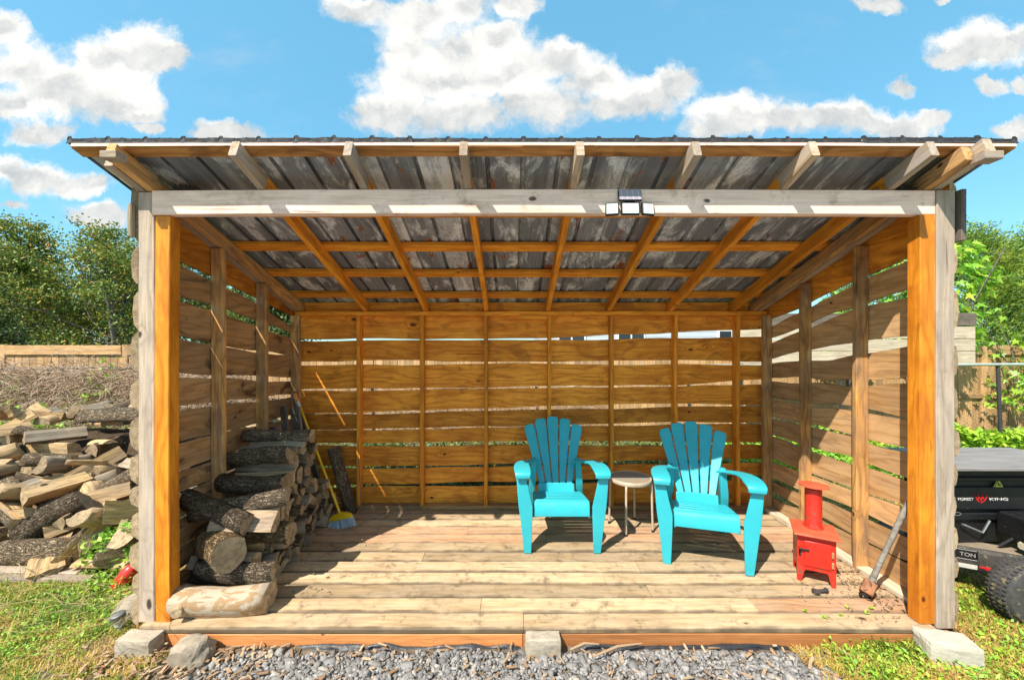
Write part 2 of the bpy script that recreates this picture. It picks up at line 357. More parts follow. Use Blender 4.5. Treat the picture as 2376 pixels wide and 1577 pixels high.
CONC = plain('concrete', (.36, .31, .24), .95, .16, 9., bump=.004, bscale=45., spec=.2, speck=((.27, .22, .16), 16., .56, .7))
ROCK = plain('field_stone', (.29, .24, .18), .9, .3, 9., bump=.006, bscale=22., spec=.2, speck=((.2, .17, .14), 14., .55, .8))
TYRE = plain('tyre_rubber', (.05, .047, .045), .85, .3, 20., bump=.002, speck=((.22, .18, .09), 22., .54, .7))
STEEL = plain('dull_steel', (.45, .45, .44), .35, .15, 20., metal=.8)
CHROME = plain('solar_cap', (.22, .22, .22), .45, .1, 20., metal=.7)
REDP = plain('red_plastic', (.62, .03, .02), .35, .2, 10.)
WHITET = plain('white_decal', (.55, .53, .5), .5, .15, 40.)
REDT = plain('red_decal', (.55, .015, .012), .45, .12, 30.)
YELT = plain('yellow_decal', (.50, .50, .06), .5, .1, 30.)
FABRIC = plain('black_landscape_fabric', (.018, .018, .021), .45, .4, 40., bump=.002, bscale=90.)
BEIGE = plain('beige_pipe', (.52, .45, .34), .5, .1)
PVCG = plain('galvanised_rail', (.42, .48, .44), .4, .12, 12., metal=.3)
DARKRAIL = plain('dark_rail', (.05, .05, .055), .5, .2)
WIRE = plain('chain_link_wire', (.10, .10, .095), .6, .2)
WIREL = plain('galvanised_wire', (.30, .30, .29), .5, .2, metal=.4)
def gmat():
    m, T = new_mat('seeded_glass'); o = T.node('ShaderNodeTexCoord', 3)
    h = T.noise(o, 90., 2., .5)
    bn = T.node('ShaderNodeBump', 0, Strength=.6, Distance=.002, Height=h)
    gl = T.node('ShaderNodeBsdfGlossy', 0, Color=(.9,.9,.9), Roughness=.15, Normal=bn)
    tr = T.node('ShaderNodeBsdfTransparent', 0, Color=(.86, .80, .70)); df = T.node('ShaderNodeBsdfDiffuse', 0, Color=(.46, .38, .28))
    a = T.node('ShaderNodeMixShader', 0, i0=.6, i1=tr, i2=df); b = T.node('ShaderNodeMixShader', 0, i0=T.math('MULTIPLY', h, .25), i1=a, i2=gl)
    oo = T.n.new('ShaderNodeOutputMaterial'); T.l.new(b, oo.inputs[0]); return m
GLASS = gmat()
def ledmat():
    m, T = new_mat('led_lens'); o = T.node('ShaderNodeTexCoord', 3); X, Y, Z = T.xyz(o)
    a = T.math('PINGPONG', T.math('MULTIPLY', X, 160.), 1.); b = T.math('PINGPONG', T.math('MULTIPLY', Z, 160.), 1.)
    g = T.math('MULTIPLY', T.ramp(a, .3, .7), T.ramp(b, .3, .7))
    return finish(m, T, T.mix(g, (.62, .64, .64), (.38, .40, .38)), .2, g, .001, 1.)
LED = ledmat()
def solar():
    m, T = new_mat('solar_cells'); o = T.node('ShaderNodeTexCoord', 3); X, Y, Z = T.xyz(o)
    l = T.math('GREATER_THAN', T.math('PINGPONG', T.math('MULTIPLY', X, 60.), 1.), .9)
    return finish(m, T, T.mix(l, (.34, .31, .36), (.55, .53, .58)), .3)
SOLAR = solar()
def metalroof():
    m, T = new_mat('weathered_galvanised_roofing')
    o = T.node('ShaderNodeTexCoord', 3); rnd = T.node('ShaderNodeObjectInfo', 5); X, Y, Z = T.xyz(o)
    off = T.comb(T.math('MULTIPLY', rnd, 53.), T.math('MULTIPLY', rnd, 19.), 0.)
    v = T.vmath('ADD', o, off)
    cell = T.math('FLOOR', T.math('DIVIDE', T.math('ADD', X, 10.), .2111))
    wn = T.n.new('ShaderNodeTexWhiteNoise'); wn.noise_dimensions = '2D'; T.l.new(T.comb(cell, T.math('MULTIPLY', rnd, 91.), 0.), wn.inputs['Vector'])
    cellr = wn.outputs['Value']
    st = T.noise(T.vmath('MULTIPLY', v, (26., 1.3, 1.)), 1., 4., .6); st2 = T.noise(T.vmath('MULTIPLY', v, (8., .7, 1.)), 1., 3.)
    gr = T.noise(v, 70., 5., .75); pt = T.noise(v, 5., 5., .6)
    k = T.math('ADD', T.math('MULTIPLY', T.ramp(st, .35, .75), .35), T.math('ADD', T.math('MULTIPLY', T.ramp(st2, .45, .7), .55), T.math('MULTIPLY', T.math('POWER', cellr, 4.), 1.1)))
    k = T.math('MULTIPLY', k, T.ramp(gr, .25, .65, .55, 1.2)); k = T.math('MULTIPLY', k, T.ramp(pt, .25, .6, .5, 1.15))
    mot = T.noise(v, 22., 6., .75); blot = T.noise(T.vmath('MULTIPLY', v, (6., 2.5, 1.)), 1., 6., .7, .5)
    k = T.math('ADD', T.math('MULTIPLY', T.ramp(st, .4, .75), .10), T.math('ADD', T.math('MULTIPLY', T.ramp(st2, .5, .72), .32), T.math('ADD', T.math('MULTIPLY', T.math('POWER', cellr, 4.), .75), T.math('MULTIPLY', T.ramp(blot, .49, .62), .85))))
    k = T.math('MULTIPLY', k, T.ramp(mot, .3, .62, .55, 1.15))
    k = T.math('ADD', k, T.math('MULTIPLY', T.ramp(gr, .45, .7), .08))
    c = T.mix(T.math('MULTIPLY', k, .9, clamp=True), (.165, .172, .195), (.80, .81, .84))
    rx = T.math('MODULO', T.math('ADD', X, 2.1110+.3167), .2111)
    rib_shade = T.math('MULTIPLY', T.ramp(rx, .012, .026, 1., 0.), .6)  # shade of the rib hollows painted dark into the roofing colour
    ru = T.noise(T.vmath('MULTIPLY', v, (5.5, 3.2, 1.)), 1., 6., .7, .6)
    rm = T.math('MULTIPLY', T.ramp(ru, .585, .63), T.math('GREATER_THAN', cellr, .45))
    c = T.mix(rm, c, T.mix(T.ramp(gr, .4, .6), (.42, .12, .03), (.18, .05, .015)))
    oc = T.math('MULTIPLY', T.ramp(T.noise(T.vmath('MULTIPLY', v, (30., .9, 1.)), 1., 3.), .66, .76), .55)
    c = T.mix(oc, c, (.34, .19, .05))
    c = T.mix(rib_shade, c, (.035, .034, .032))
    return finish(m, T, c, T.ramp(gr, .3, .7, .45, .75), gr, .0008, 1., metal=T.math('MULTIPLY', T.math('SUBTRACT', 1., rm), .25), spec=.4)
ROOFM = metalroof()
EDGEM = plain('tarred_roof_edge', (.022, .022, .025), .8, .4, 30., bump=.003, speck=((.16, .15, .15), 24., .62, .6))
def leafmat(name, cols, trans=.35, rough=.5):
    m, T = new_mat(name); r = T.node('ShaderNodeNewGeometry', 8) if False else None
    g = T.n.new('ShaderNodeNewGeometry'); r = g.outputs['Random Per Island']
    cr = T.n.new('ShaderNodeValToRGB'); T.l.new(r, cr.inputs[0]); el = cr.color_ramp.elements
    while len(el) < len(cols): el.new(.5)
    for i, c in enumerate(cols): el[i].position = c[0]; el[i].color = (*c[1], 1)
    c = cr.outputs[0]
    if trans > .1:
        pn = T.noise(g.outputs['Position'], 1.7, 3.)
        c = T.mix(T.ramp(pn, .42, .68, 0., .5), c, T.mix(1., c, (1.9, 1.35, .7), 'MULTIPLY'))
    return finish(m, T, c, rough, spec=.35, trans=T.vmath('SCALE', c, trans))
LEAF_OAK = leafmat('oak_leaf', [(0, (.05, .09, .022)), (.5, (.13, .20, .035)), (.86, (.22, .27, .045)), (.95, (.34, .26, .05)), (1, (.36, .13, .035))])
LEAF_DARK = leafmat('dark_leaf', [(0, (.04, .07, .022)), (.6, (.065, .11, .03)), (1, (.12, .16, .035))])
LEAF_CEDAR = leafmat('cedar_spray', [(0, (.08, .15, .03)), (.6, (.15, .25, .04)), (1, (.25, .33, .05))])
LEAF_MAPLE = leafmat('bright_maple_leaf', [(0, (.10, .23, .03)), (.6, (.17, .33, .035)), (.9, (.30, .45, .05)), (1, (.38, .36, .07))], trans=.65, rough=.35)
LEAF_WEED = leafmat('weed_leaf', [(0, (.11, .23, .03)), (.6, (.19, .36, .04)), (1, (.30, .44, .05))], trans=.5)
TWIG = leafmat('dry_vine', [(0, (.27, .165, .10)), (.5, (.42, .30, .21)), (1, (.58, .46, .35))], trans=.0, rough=.8)
NEST = leafmat('dark_twig', [(0, (.05, .035, .03)), (.6, (.10, .075, .055)), (1, (.2, .16, .12))], trans=.0, rough=.9)
CHIP = leafmat('wood_chip', [(0, (.22, .12, .06)), (.5, (.34, .22, .13)), (1, (.45, .34, .22))], trans=.0, rough=.9)
def grassmat():
    m, T = new_mat('grass_blade'); g = T.n.new('ShaderNodeNewGeometry'); r = g.outputs['Random Per Island']
    n = T.noise(g.outputs['Position'], 2.1, 4., .6)
    k = T.math('ADD', T.math('MULTIPLY', T.math('SUBTRACT', n, .48), 4.2), T.math('ADD', T.math('MULTIPLY', T.math('SUBTRACT', r, .5), .9), .5), clamp=True)
    cr = T.n.new('ShaderNodeValToRGB'); T.l.new(k, cr.inputs[0]); el = cr.color_ramp.elements; el.new(.34); el.new(.58)
    for i, c in enumerate([(0, (.075, .16, .018)), (.34, (.18, .27, .025)), (.58, (.38, .31, .055)), (1, (.40, .26, .09))]):
        el[i].position = c[0]; el[i].color = (*c[1], 1)
    c = cr.outputs[0]
    return finish(m, T, c, .55, spec=.3, trans=T.vmath('SCALE', c, .4))
GRASS = grassmat()
def stonemat():
    m, T = new_mat('gravel_stone'); g = T.n.new('ShaderNodeNewGeometry'); r = g.outputs['Random Per Island']; o = g.outputs['Position']
    cr = T.n.new('ShaderNodeValToRGB'); T.l.new(r, cr.inputs[0]); el = cr.color_ramp.elements; el.new(.5); el.new(.9)
    for i, c in enumerate([(0, (.16, .155, .15)), (.5, (.25, .24, .235)), (.9, (.36, .345, .33)), (1, (.42, .35, .28))]): el[i].position = c[0]; el[i].color = (*c[1], 1)
    n = T.noise(o, 90., 4., .6)
    return finish(m, T, T.mix(T.ramp(n, .35, .75, 0., .5), cr.outputs[0], (.12, .11, .10)), .8, n, .001, 1., spec=.3)
GRAVEL = stonemat()
def soil(name, a, b, c3, sc=3.):
    m, T = new_mat(name); g = T.n.new('ShaderNodeNewGeometry'); o = g.outputs['Position']
    n = T.noise(o, sc, 7., .65); n2 = T.noise(o, sc*12, 5., .7)
    c = T.mix(T.ramp(n, .35, .65), a, b); c = T.mix(T.ramp(n2, .45, .7), c, c3)
    return finish(m, T, c, .95, T.math('ADD', n2, n), .012, 1., spec=.1)
SOIL = soil('lawn_soil', (.14, .12, .045), (.10, .12, .03), (.22, .17, .08))
SOILB = soil('bare_soil', (.17, .13, .09), (.11, .085, .06), (.28, .23, .16), 5.)
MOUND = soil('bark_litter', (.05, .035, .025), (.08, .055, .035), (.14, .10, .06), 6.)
HOUSEW = plain('pale_blue_siding', (.50, .56, .62), .7, .05)
HOUSEWT = plain('white_trim_paint', (.75, .75, .73), .6, .04)
SHING = plain('grey_shingles', (.12, .12, .13), .9, .2)
DGLASS = plain('dark_window_glass', (.03, .04, .05), .1, .1)
# ------------------------------------------------------------------ the ground
R = random.Random(11)
GZ = -.12                                   # ground level; deck top is z = 0
def gh(x, y):
    return GZ + .012*mnoise.noise(Vector((x*.9, y*.9, 3)))*min(1, max(0, abs(x)-1.0)) if y < 12 else GZ
def ground():
    xs = sorted(set([-400, -150, -60, -30] + [i*.25 for i in range(-60, 61)] + [30, 60, 150, 400])); ys = sorted(set([-400, -100, -30, -10] + [i*.25 for i in range(-12, 60)] + [20, 40, 90, 200, 600]))
    V = [(x, y, gh(x, y) if abs(x) < 15 and -3 < y < 15 else GZ) for y in ys for x in xs]; nx = len(xs)
    F = [(j*nx+i, j*nx+i+1, (j+1)*nx+i+1, (j+1)*nx+i) for j in range(len(ys)-1) for i in range(nx-1)]
    link('ground', mesh('ground', V, F, SOIL, smooth=True), kind='structure', label='lawn soil around the woodshed', )
ground()
def patchsheet(name, pts, z, mat, label):
    n = len(pts); V = [(x, y, z) for x, y in pts] ; c = (sum(p[0] for p in pts)/n, sum(p[1] for p in pts)/n, z); V.append(c)
    link(name, mesh(name, V, [(i, (i+1) % n, n) for i in range(n)], mat), kind='structure', label=label)
def blobpts(x0, x1, y0, y1, n=40, j=.05):
    out = []
    for i in range(n):
        a = 2*PI*i/n; c, s = math.cos(a), math.sin(a); k = 1/max(abs(c), abs(s))**.85
        out.append(((x0+x1)/2+(x1-x0)/2*c*k*(1+R.uniform(-j, j)*.3), (y0+y1)/2+(y1-y0)/2*s*k*(1+R.uniform(-j, j))))
    return out
patchsheet('bare_ground', blobpts(-2.6, -1.2, 1.5, 2.34), GZ+.016, SOILB, 'bare soil at the left corner of the deck')
patchsheet('gravel_bed', blobpts(-1.75, 1.75, 1.3, 2.29), GZ+.008, SOILB, 'soil under the gravel in front of the deck')
GBOUNCE = soil('gravel_bounce_sheet', (.36, .35, .34), (.28, .27, .26), (.42, .40, .38), 8.)  # pale unseen sheet, added to bounce light up into the shed
patchsheet('gravel_bounce_sheet', blobpts(-4.5, 5.0, -7.0, 1.42), GZ+.024, GBOUNCE, 'unseen gravel-toned sheet added to bounce light into the shed')
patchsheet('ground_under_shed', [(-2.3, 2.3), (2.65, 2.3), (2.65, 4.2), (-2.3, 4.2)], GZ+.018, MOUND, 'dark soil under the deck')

# ------------------------------------------------------------------ the woodshed
XL, XR = -2.247, 2.636
shed = empty('woodshed', (0.19, 3.1, GZ), label='open-fronted wooden shed of live-edge planks under a sloping metal roof', cat='shed')
lum = {}
def lumber(L, W, H, mat, ch=.004, var=0):
    k = (round(L, 3), W, H, mat.name, var)
    if k not in lum:
        r = random.Random(hash(k[:3]) % 1000 + var); g = G(); n = max(2, min(10, int(L/.25)))
        # slightly wavy chamfered bar
        c = ch; prof = [(-W/2+c, -H/2), (W/2-c, -H/2), (W/2, -H/2+c), (W/2, H/2-c), (W/2-c, H/2), (-W/2+c, H/2), (-W/2, H/2-c), (-W/2, -H/2+c)]
        V = []; F = []; bow = r.uniform(-1, 1)*.002*L; bow2 = r.uniform(-1, 1)*.002*L
        for i in range(n+1):
            t = i/n; x = -L/2+L*t; b = bow*4*t*(1-t); b2 = bow2*4*t*(1-t)
            for (y, z) in prof: V.append((x, y+b+r.uniform(-.0006, .0006), z+b2+r.uniform(-.0006, .0006)))
        F = [tuple(range(7, -1, -1)), tuple(range(n*8, n*8+8))]
        for q in range(n):
            for i in range(8): F.append((q*8+i, q*8+(i+1) % 8, q*8+8+(i+1) % 8, q*8+8+i))
        lum[k] = mesh('lumber', V, F, mat)
    return lum[k]
def bar(name, p0, p1, W, H, mat, parent, z=(0, 0, 1), var=0, **kw):
    """straight timber from p0 to p1 (centre line); W across, H along z"""
    p0 = Vector(p0); p1 = Vector(p1); d = p1-p0
    return link(name, lumber(d.length, W, H, mat, var=var), frame((p0+p1)/2, d, z), parent, **kw)

# floor
floor = empty('floor', (0.19, 3.1, 0), shed)
pitch = .1462
joints = {0: [.07], 1: [-.2, 1.55], 2: [.93], 3: [.66, 2.0], 4: [.95], 5: [-.7], 6: [-1.1, 1.2], 7: [.3], 8: [-.4, 1.6], 9: [1.0], 10: [-.9], 11: [.5]}
for r_ in range(12):
    y0 = 2.28+r_*pitch; w = pitch-.010
    xs = [-2.20 if r_ == 0 else -2.24] + joints[r_] + [2.50 if r_ == 0 else 2.62]
    for a, b in zip(xs, xs[1:]):
        mat = W_DECKR if (r_ in (7, 8, 11) or (r_ == 1 and a > 1.5)) else W_DECK
        dz = R.uniform(-.004, .001); ti = R.uniform(.02, .05)
        o = link('floor_board', lumber(b-a-.003, round(w, 3), .038, mat, ch=.009, var=r_), Matrix.Translation(((a+b)/2, y0+w/2, -.019+dz)) @ Matrix.Rotation(ti, 4, 'X'), floor)
bar('rim_board', (-2.16, 2.302, -.108), (.06, 2.302, -.108), .038, .14, W_FASCIA, shed, label='orange rim board under the front of the deck')
bar('rim_board', (.063, 2.302, -.108), (2.60, 2.302, -.108), .038, .14, W_FASCIA, shed)
for x in (-2.22, -1.0, .2, 1.4, 2.6): bar('joist', (x, 2.325, -.106), (x, 4.03, -.106), .038, .12, W_OLD, shed)

# posts
bar('corner_post', (-2.198, 2.352, 0), (-2.198, 2.352, 2.578), .097, .045, W_GREY, shed, z=(0, 1, 0), label='grey weathered corner post')
bar('corner_post', (2.581, 2.330, -.02), (2.581, 2.330, 2.58), .108, .05, W_GREY, shed, z=(0, 1, 0), label='grey weathered corner post')
bar('post', (-2.0985, 2.368, 0), (-2.0985, 2.368, 2.437), .090, .075, W_POST, shed, z=(0, 1, 0), label='orange stained front post')
bar('post', (2.480, 2.352, -.0), (2.480, 2.352, 2.437), .090, .078, W_POST, shed, z=(0, 1, 0), label='orange stained front post')
bar('front_beam', (-2.149, 2.341, 2.5125), (2.525, 2.341, 2.5125), .05, .145, W_BEAM, shed, label='bleached beam across the front opening')
# rafters (underside passes z = 2.585 at y = 2.33, slope .34)
SL = .34; RH = .095
def zu(y): return 2.588-SL*(y-2.33)
def rafter(x, y0=2.098, y1=4.10, w=.042, name='rafter', mat=None, drop=0.):
    c = RH/2; m = mat or W_ORANGE
    bar(name, (x, y0, zu(y0)+c-drop), (x, y1, zu(y1)+c-drop), w, .090, m, shed)
RX = [-1.50, -.885, -.262, .368, .996, 1.63, 2.27]
for x in RX:
    # the outdoor tail has greyed, the indoor length keeps its stain
    bar('rafter', (x, 2.34, zu(2.34)+.0525), (x, 4.045, zu(4.045)+.0525), .042, .100, W_ORANGE, shed, var=int(x*10) % 5)
    bar('rafter_tail', (x, 2.092, zu(2.092)+.050), (x, 2.339, zu(2.339)+.050), .043, .095, W_TAIL, shed, var=int(x*10) % 5)
for x, y0 in ((-2.175, 2.10), (-2.235, 2.16), (2.49, 2.12), (2.545, 2.07)):
    rafter(x, y0, 4.10, .048, 'end_rafter', W_TAIL if abs(x) > 2.2 and x != 2.49 else W_STUD)
bar('tail_block', (-2.185, 2.085, zu(2.1)+.005), (-2.10, 2.085, zu(2.1)+.005), .06, .04, W_TAIL, shed)
bar('tail_block', (2.50, 2.085, zu(2.1)-.0), (2.60, 2.085, zu(2.1)-.0), .07, .045, W_TAIL, shed)
# purlins, lying flat on the rafters
nslope = Vector((0, SL, 1)).normalized()
def purlin(y, w=.088, x0=-2.45, x1=2.80, mat=None, h=.037):
    z = zu(y)+.1065+h/2+.0005
    bar('purlin', (x0, y, z), (x1, y, z), w, h, mat or W_ORANGE, shed, z=nslope)
purlin(2.191, .070, mat=wood('front_purlin', (.58, .28, .09), (.36, .15, .04), knots=.4, stain=.5), h=.024)
bar('eave_strip', (-2.45, 2.1535, zu(2.1535)+.1065+.014), (2.80, 2.1535, zu(2.1535)+.1065+.014), .003, .020, W_BEAM, shed, z=nslope, label='pale strip on the front edge of the first purlin')  # thin pale strip along the purlin's front edge
for y in (2.68, 3.08, 3.47, 3.87): purlin(y)
# metal roof sheets, ribbed every 211 mm
RT = .1065+.038+.003
def smoothw(seed):
    r = random.Random(seed); a = [(r.uniform(.001, .003), r.uniform(2, 9), r.uniform(0, 6)) for _ in range(4)]
    return lambda s: sum(p*math.sin(q*s+t) for p, q, t in a)
def sheet(nrib, L, seed):
    r = random.Random(seed); p = .2111; xs = []; 
    for k in range(nrib):
        x = k*p; xs += [(x, 0), (x+.006, .017), (x+.022, .017), (x+.028, 0), (x+.085, 0), (x+.09, .003), (x+.096, .003), (x+.101, 0), (x+.148, 0), (x+.153, .003), (x+.159, .003), (x+.164, 0)]
    xs += [(nrib*p-.001, 0), (nrib*p+.005, .0185), (nrib*p+.023, .0185), (nrib*p+.030, .001)]
    ys = [0, .004, .3, .8, 1.3, L]; V = []
    for j, y in enumerate(ys):
        for (x, z) in xs:
            wob = r.uniform(-.0012, .0012) if j > 1 else r.uniform(-.003, .003)
            V.append((x-(nrib*p/2), y-L/2, z+wob))
    # bent-down drip lip along the eave
    n = len(xs); lip = len(V)
    wv = smoothw(seed)
    for (x, z) in xs: V.append((x-(nrib*p/2)+r.uniform(-.001, .001), -L/2-.003, -.014+r.uniform(-.002, .001)))
    lip2 = len(V)
    for (x, z) in xs: V.append((x-(nrib*p/2)+r.uniform(-.001, .001), -L/2-.006, .020+z*.8+wv(x*5)+r.uniform(-.0015, .0015)))
    F = [(j*n+i, j*n+i+1, (j+1)*n+i+1, (j+1)*n+i) for j in range(len(ys)-1) for i in range(n-1)]
    F += [(lip+i, lip+i+1, i+1, i) for i in range(n-1)]+[(i, i+1, lip2+i+1, lip2+i) for i in range(n-1)]
    # underside 1.2 mm below
    b = len(V); V += [(x, y+.0012, z-.0012) for x, y, z in V[:]]
    F += [tuple(b+i for i in reversed(f)) for f in F[:]]
    nl = 2*(n-1); tot = len(F)//2; mi = [1 if i >= tot-nl else 0 for i in range(tot)]*2
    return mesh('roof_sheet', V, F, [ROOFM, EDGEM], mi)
Lr = 2.13; sh = [sheet(3, Lr, k) for k in range(3)]
x = -2.484; k = 0
while x < 2.5:
    yc = 2.162+Lr/2*math.cos(math.atan(SL)); zc = zu(yc)+RT+.001*(k % 2)
    M = Matrix.Translation((x+.3167, yc+R.uniform(-.006, .004), zc)) @ Matrix.Rotation(-math.atan(SL), 4, 'X') @ Matrix.Rotation(R.uniform(-.0015, .0015), 4, 'Z')
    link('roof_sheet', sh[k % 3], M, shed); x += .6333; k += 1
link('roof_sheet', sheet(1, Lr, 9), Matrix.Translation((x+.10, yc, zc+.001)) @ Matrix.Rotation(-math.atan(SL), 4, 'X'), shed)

# walls of live-edge planks
def smoothwob(seed, amp, n=5):
    r = random.Random(seed); c = [(r.uniform(.6, 1)*amp/(1+k*.7), r.uniform(.8, 1.4)*(k+1)*2.2, r.uniform(0, 6.28)) for k in range(n)]
    return lambda s: sum(a*math.sin(f*s+p) for a, f, p in c)
def interp(st, vs, s):
    if s <= st[0]: return vs[0]
    for a, b, u, v in zip(st, st[1:], vs, vs[1:]):
        if s <= b: return u+(v-u)*(s-a)/(b-a)
    return vs[-1]
def plank(parent, M0, s0, s1, top, bot, mats, thick=.025, seed=0, sdir=1, name='plank', zclip=None):
    """top/bot: functions of the station s; local X = (s-sm)*sdir, Y outward, Z up"""
    n = 22; sm = (s0+s1)/2; zm = (top(sm)+bot(sm))/2; V = []; r = random.Random(seed); th = thick
    tw = smoothwob(seed+7, .004, 3)
    for i in range(n+1):
        s = s0+(s1-s0)*(i/n if sdir > 0 else 1-i/n); t, b = top(s)-zm, bot(s)-zm; x = (s-sm)*sdir; e = tw(s); h = t-b
        V += [(x, e, b+.002), (x, e+r.uniform(-.0005, .0005), t-.002), (x, e+.006, t), (x, e+th*.8, t-h*.16), (x, e+th, (t+b)/2), (x, e+th*.8, b+h*.16), (x, e+.006, b)]
    k = 7; F = []; mi = []
    for i in range(n):
        for j in range(k):
            F.append((i*k+j, i*k+(j+1) % k, (i+1)*k+(j+1) % k, (i+1)*k+j)); mi.append(0 if j in (0,) else 1)
    F += [tuple(range(k-1, -1, -1)), tuple(range(n*k, n*k+k))]; mi += [2, 2]
    me = mesh('plank', V, F, mats, mi)
    M = M0 @ Matrix.Translation((sm*sdir, 0, zm))
    return link(name, me, M, parent)
def wall(parent, M0, sdir, st, gaps, top, bottom, s0, s1, mats, thick, seed, amp=.008, mats2=None):
    edges_top = [top]; edges_bot = []
    for gi, (zc, w) in enumerate(gaps):
        if not isinstance(w, (list, tuple)): w = [w]*len(st)
        if not isinstance(zc, (list, tuple)): zc = [zc]*len(st)
        wa, wb = smoothwob(seed+gi*3, amp), smoothwob(seed+gi*3+1, amp)
        edges_bot.append(lambda s, zc=zc, w=w, wa=wa: interp(st, zc, s)+max(interp(st, w, s)/2+wa(s), .0015))
        edges_top.append(lambda s, zc=zc, w=w, wb=wb: interp(st, zc, s)-max(interp(st, w, s)/2+wb(s), .0015))
    edges_bot.append(bottom)
    for i, (t, b) in enumerate(zip(edges_top, edges_bot)):
        plank(parent, M0, s0, s1, t, b, mats2 if (mats2 and i in (0,)) else mats, thick*R.uniform(.75, 1.25), seed*10+i, sdir)
# back
def yz(p): return EYE-(p-811)*.0045
BST = [-2.2, -.95, .35, 1.2, 1.7, 2.6]
BG = [([788,788,786,781,778,772],[4,4,6,9,14,22]), ([843,841,841,841,841,842],[12,9,7,10,10,12]), ([905,902,898,895,895,886],[4,6,4,5,7,11]),
      ([960,955,946,941,940,941],[2,6,10,11,7,5]), ([998,994,988,984,982,981],[2,4,4,6,6,6]), ([1031,1029,1028,1028,1028,1029],[5,11,10,11,10,8]),
      ([1083,1082,1078,1072,1070,1068],[5,6,7,7,11,12]), ([1129,1124,1120,1113,1110,1108],[8,7,9,11,11,11])]
bw = empty('back_wall', (0.19, 4.05, 0), shed)
wall(bw, Matrix.Translation((0, 4.052, 0)), 1, BST, [([yz(p) for p in a], [max(q*.0045-.006, .002) for q in b]) for a, b in BG], lambda s: 2.128, lambda s: .035,
     XL-.02, XR+.02, [W_BACK, BARK_SLAB, ENDG], .03, 100, .0065)
for xc in (-1.574, -.925, -.269, .384, 1.023, 1.679, 2.316): bar('stud', (xc, 4.005, .042), (xc, 4.005, 1.982), .038, .088, W_ORANGE, bw, z=(0, 1, 0), var=int(xc*7) % 5)
bar('top_plate', (XL+.03, 4.005, 2.004), (.62, 4.005, 2.004), .088, .042, W_ORANGE, bw)
bar('top_plate', (.625, 4.005, 2.006), (XR-.03, 4.005, 2.006), .088, .042, W_ORANGE, bw)
bar('bottom_plate', (XL+.1, 4.005, .019), (XR-.1, 4.005, .019), .088, .038, W_STUD, bw)
bar('nailing_block', (.07, 3.955, 1.962), (.36, 3.955, 1.962), .02, .038, W_ORANGE, bw)
# left
LST = [2.4, 3.2, 3.95]
LG = [([2.26, 2.113, 1.93], [.03, .035, .10]), ([2.02, 1.90, 1.77], [.032, .05, .05]), ([1.745, 1.641, 1.57], [.010, .010, .012]), ([1.475, 1.413, 1.33], [.048, .035, .03]),
      ([1.25, 1.206, 1.17], [.042, .03, .03]), ([1.01, .986, .955], [.016, .010, .03]), ([.82, .81, .79], .016), ([.674, .66, .65], .008), ([.49, .48, .48], .008), ([.30, .31, .32], .012), ([.15, .15, .16], .01)]
lw = empty('left_wall', (XL, 3.1, 0), shed)
ML = Matrix(((0, -1, 0, XL), (1, 0, 0, 0), (0, 0, 1, 0), (0, 0, 0, 1)))
rake = lambda s: 2.672-SL*(s-2.33)
wall(lw, ML, 1, LST, LG, rake, lambda s: -.03, 2.335, 4.05, [W_SIDE, BARK_SLAB, ENDG], .05, 200, .009, mats2=[W_BACK, BARK_SLAB, ENDG])
for y in (2.885+.02, 3.395+.02): bar('stud', (XL+.0485, y, .0), (XL+.0485, y, zu(y)-.005), .09, .04, W_STUD, lw, z=(0, 1, 0), var=3)
bar('stud', (XL+.0485, 3.94, .0), (XL+.0485, 3.94, 1.98), .09, .04, W_STUD, lw, z=(0, 1, 0))
# right
RG = [([2.29, 2.08, 1.91], [.032, .028, .04]), ([2.04, 1.914, 1.73], [.05, .04, .03]), ([1.70, 1.61, 1.52], [.04, .13, .06]), ([1.44, 1.375, 1.32], [.03, .03, .03]),
      ([1.17, 1.166, 1.14], [.026, .012, .03]), ([.975, .961, .94], [.014, .010, .02]), ([.775, .763, .76], .018), ([.59, .54, .525], .018), ([.41, .37, .33], .022), ([.22, .20, .16], .022)]
rw = empty('right_wall', (XR, 3.1, 0), shed)
MR = Matrix(((0, 1, 0, XR), (-1, 0, 0, 0), (0, 0, 1, 0), (0, 0, 0, 1)))
wall(rw, MR, -1, LST, RG, rake, lambda s: -.03, 2.335, 4.05, [W_SIDER, BARK_SLAB, ENDG], .05, 300, .015, mats2=[W_BACK, BARK_SLAB, ENDG])
for y in (2.859+.02, 3.403+.02): bar('stud', (XR-.0485, y, .04 if y > 3 else .0), (XR-.0485, y, zu(y)-.005), .09, .04, W_STUD, rw, z=(0, 1, 0), var=1)
bar('stud', (XR-.0485, 3.94, .04), (XR-.0485, 3.94, 1.98), .09, .04, W_STUD, rw, z=(0, 1, 0))
bar('bottom_plate', (XR-.0485, 2.40, .02), (XR-.0485, 3.915, .02), .09, .038, W_PALE, rw)
# outside trim strips at the wall corners, top
bar('trim_board', (XL-.03, 2.32, 2.50), (XL-.03, 2.32, 2.31), .024, .03, W_PALE, shed, z=(0, 1, 0))
bar('trim_board', (XR+.030, 2.31, 2.58), (XR+.030, 2.31, 2.28), .03, .05, W_OLD, shed, z=(0, 1, 0))
# nail heads on the beam
g = G(); rr = random.Random(3)
for i in range(46):
    x_ = rr.uniform(-2.1, 2.48); z_ = rr.uniform(2.45, 2.575); g.add(*[[(x_+a*.003*rr.uniform(.7, 1.4), 2.3152, z_+b*.003*rr.uniform(.7, 1.6)) for a, b in ((-1, 0), (-.6, -.7), (.5, -.8), (1, 0), (.6, .7), (-.5, .8))], [(0, 1, 2, 3, 4, 5)]])
link('nail_heads', g.mesh('nails', IRON), None, shed, kind='stuff')
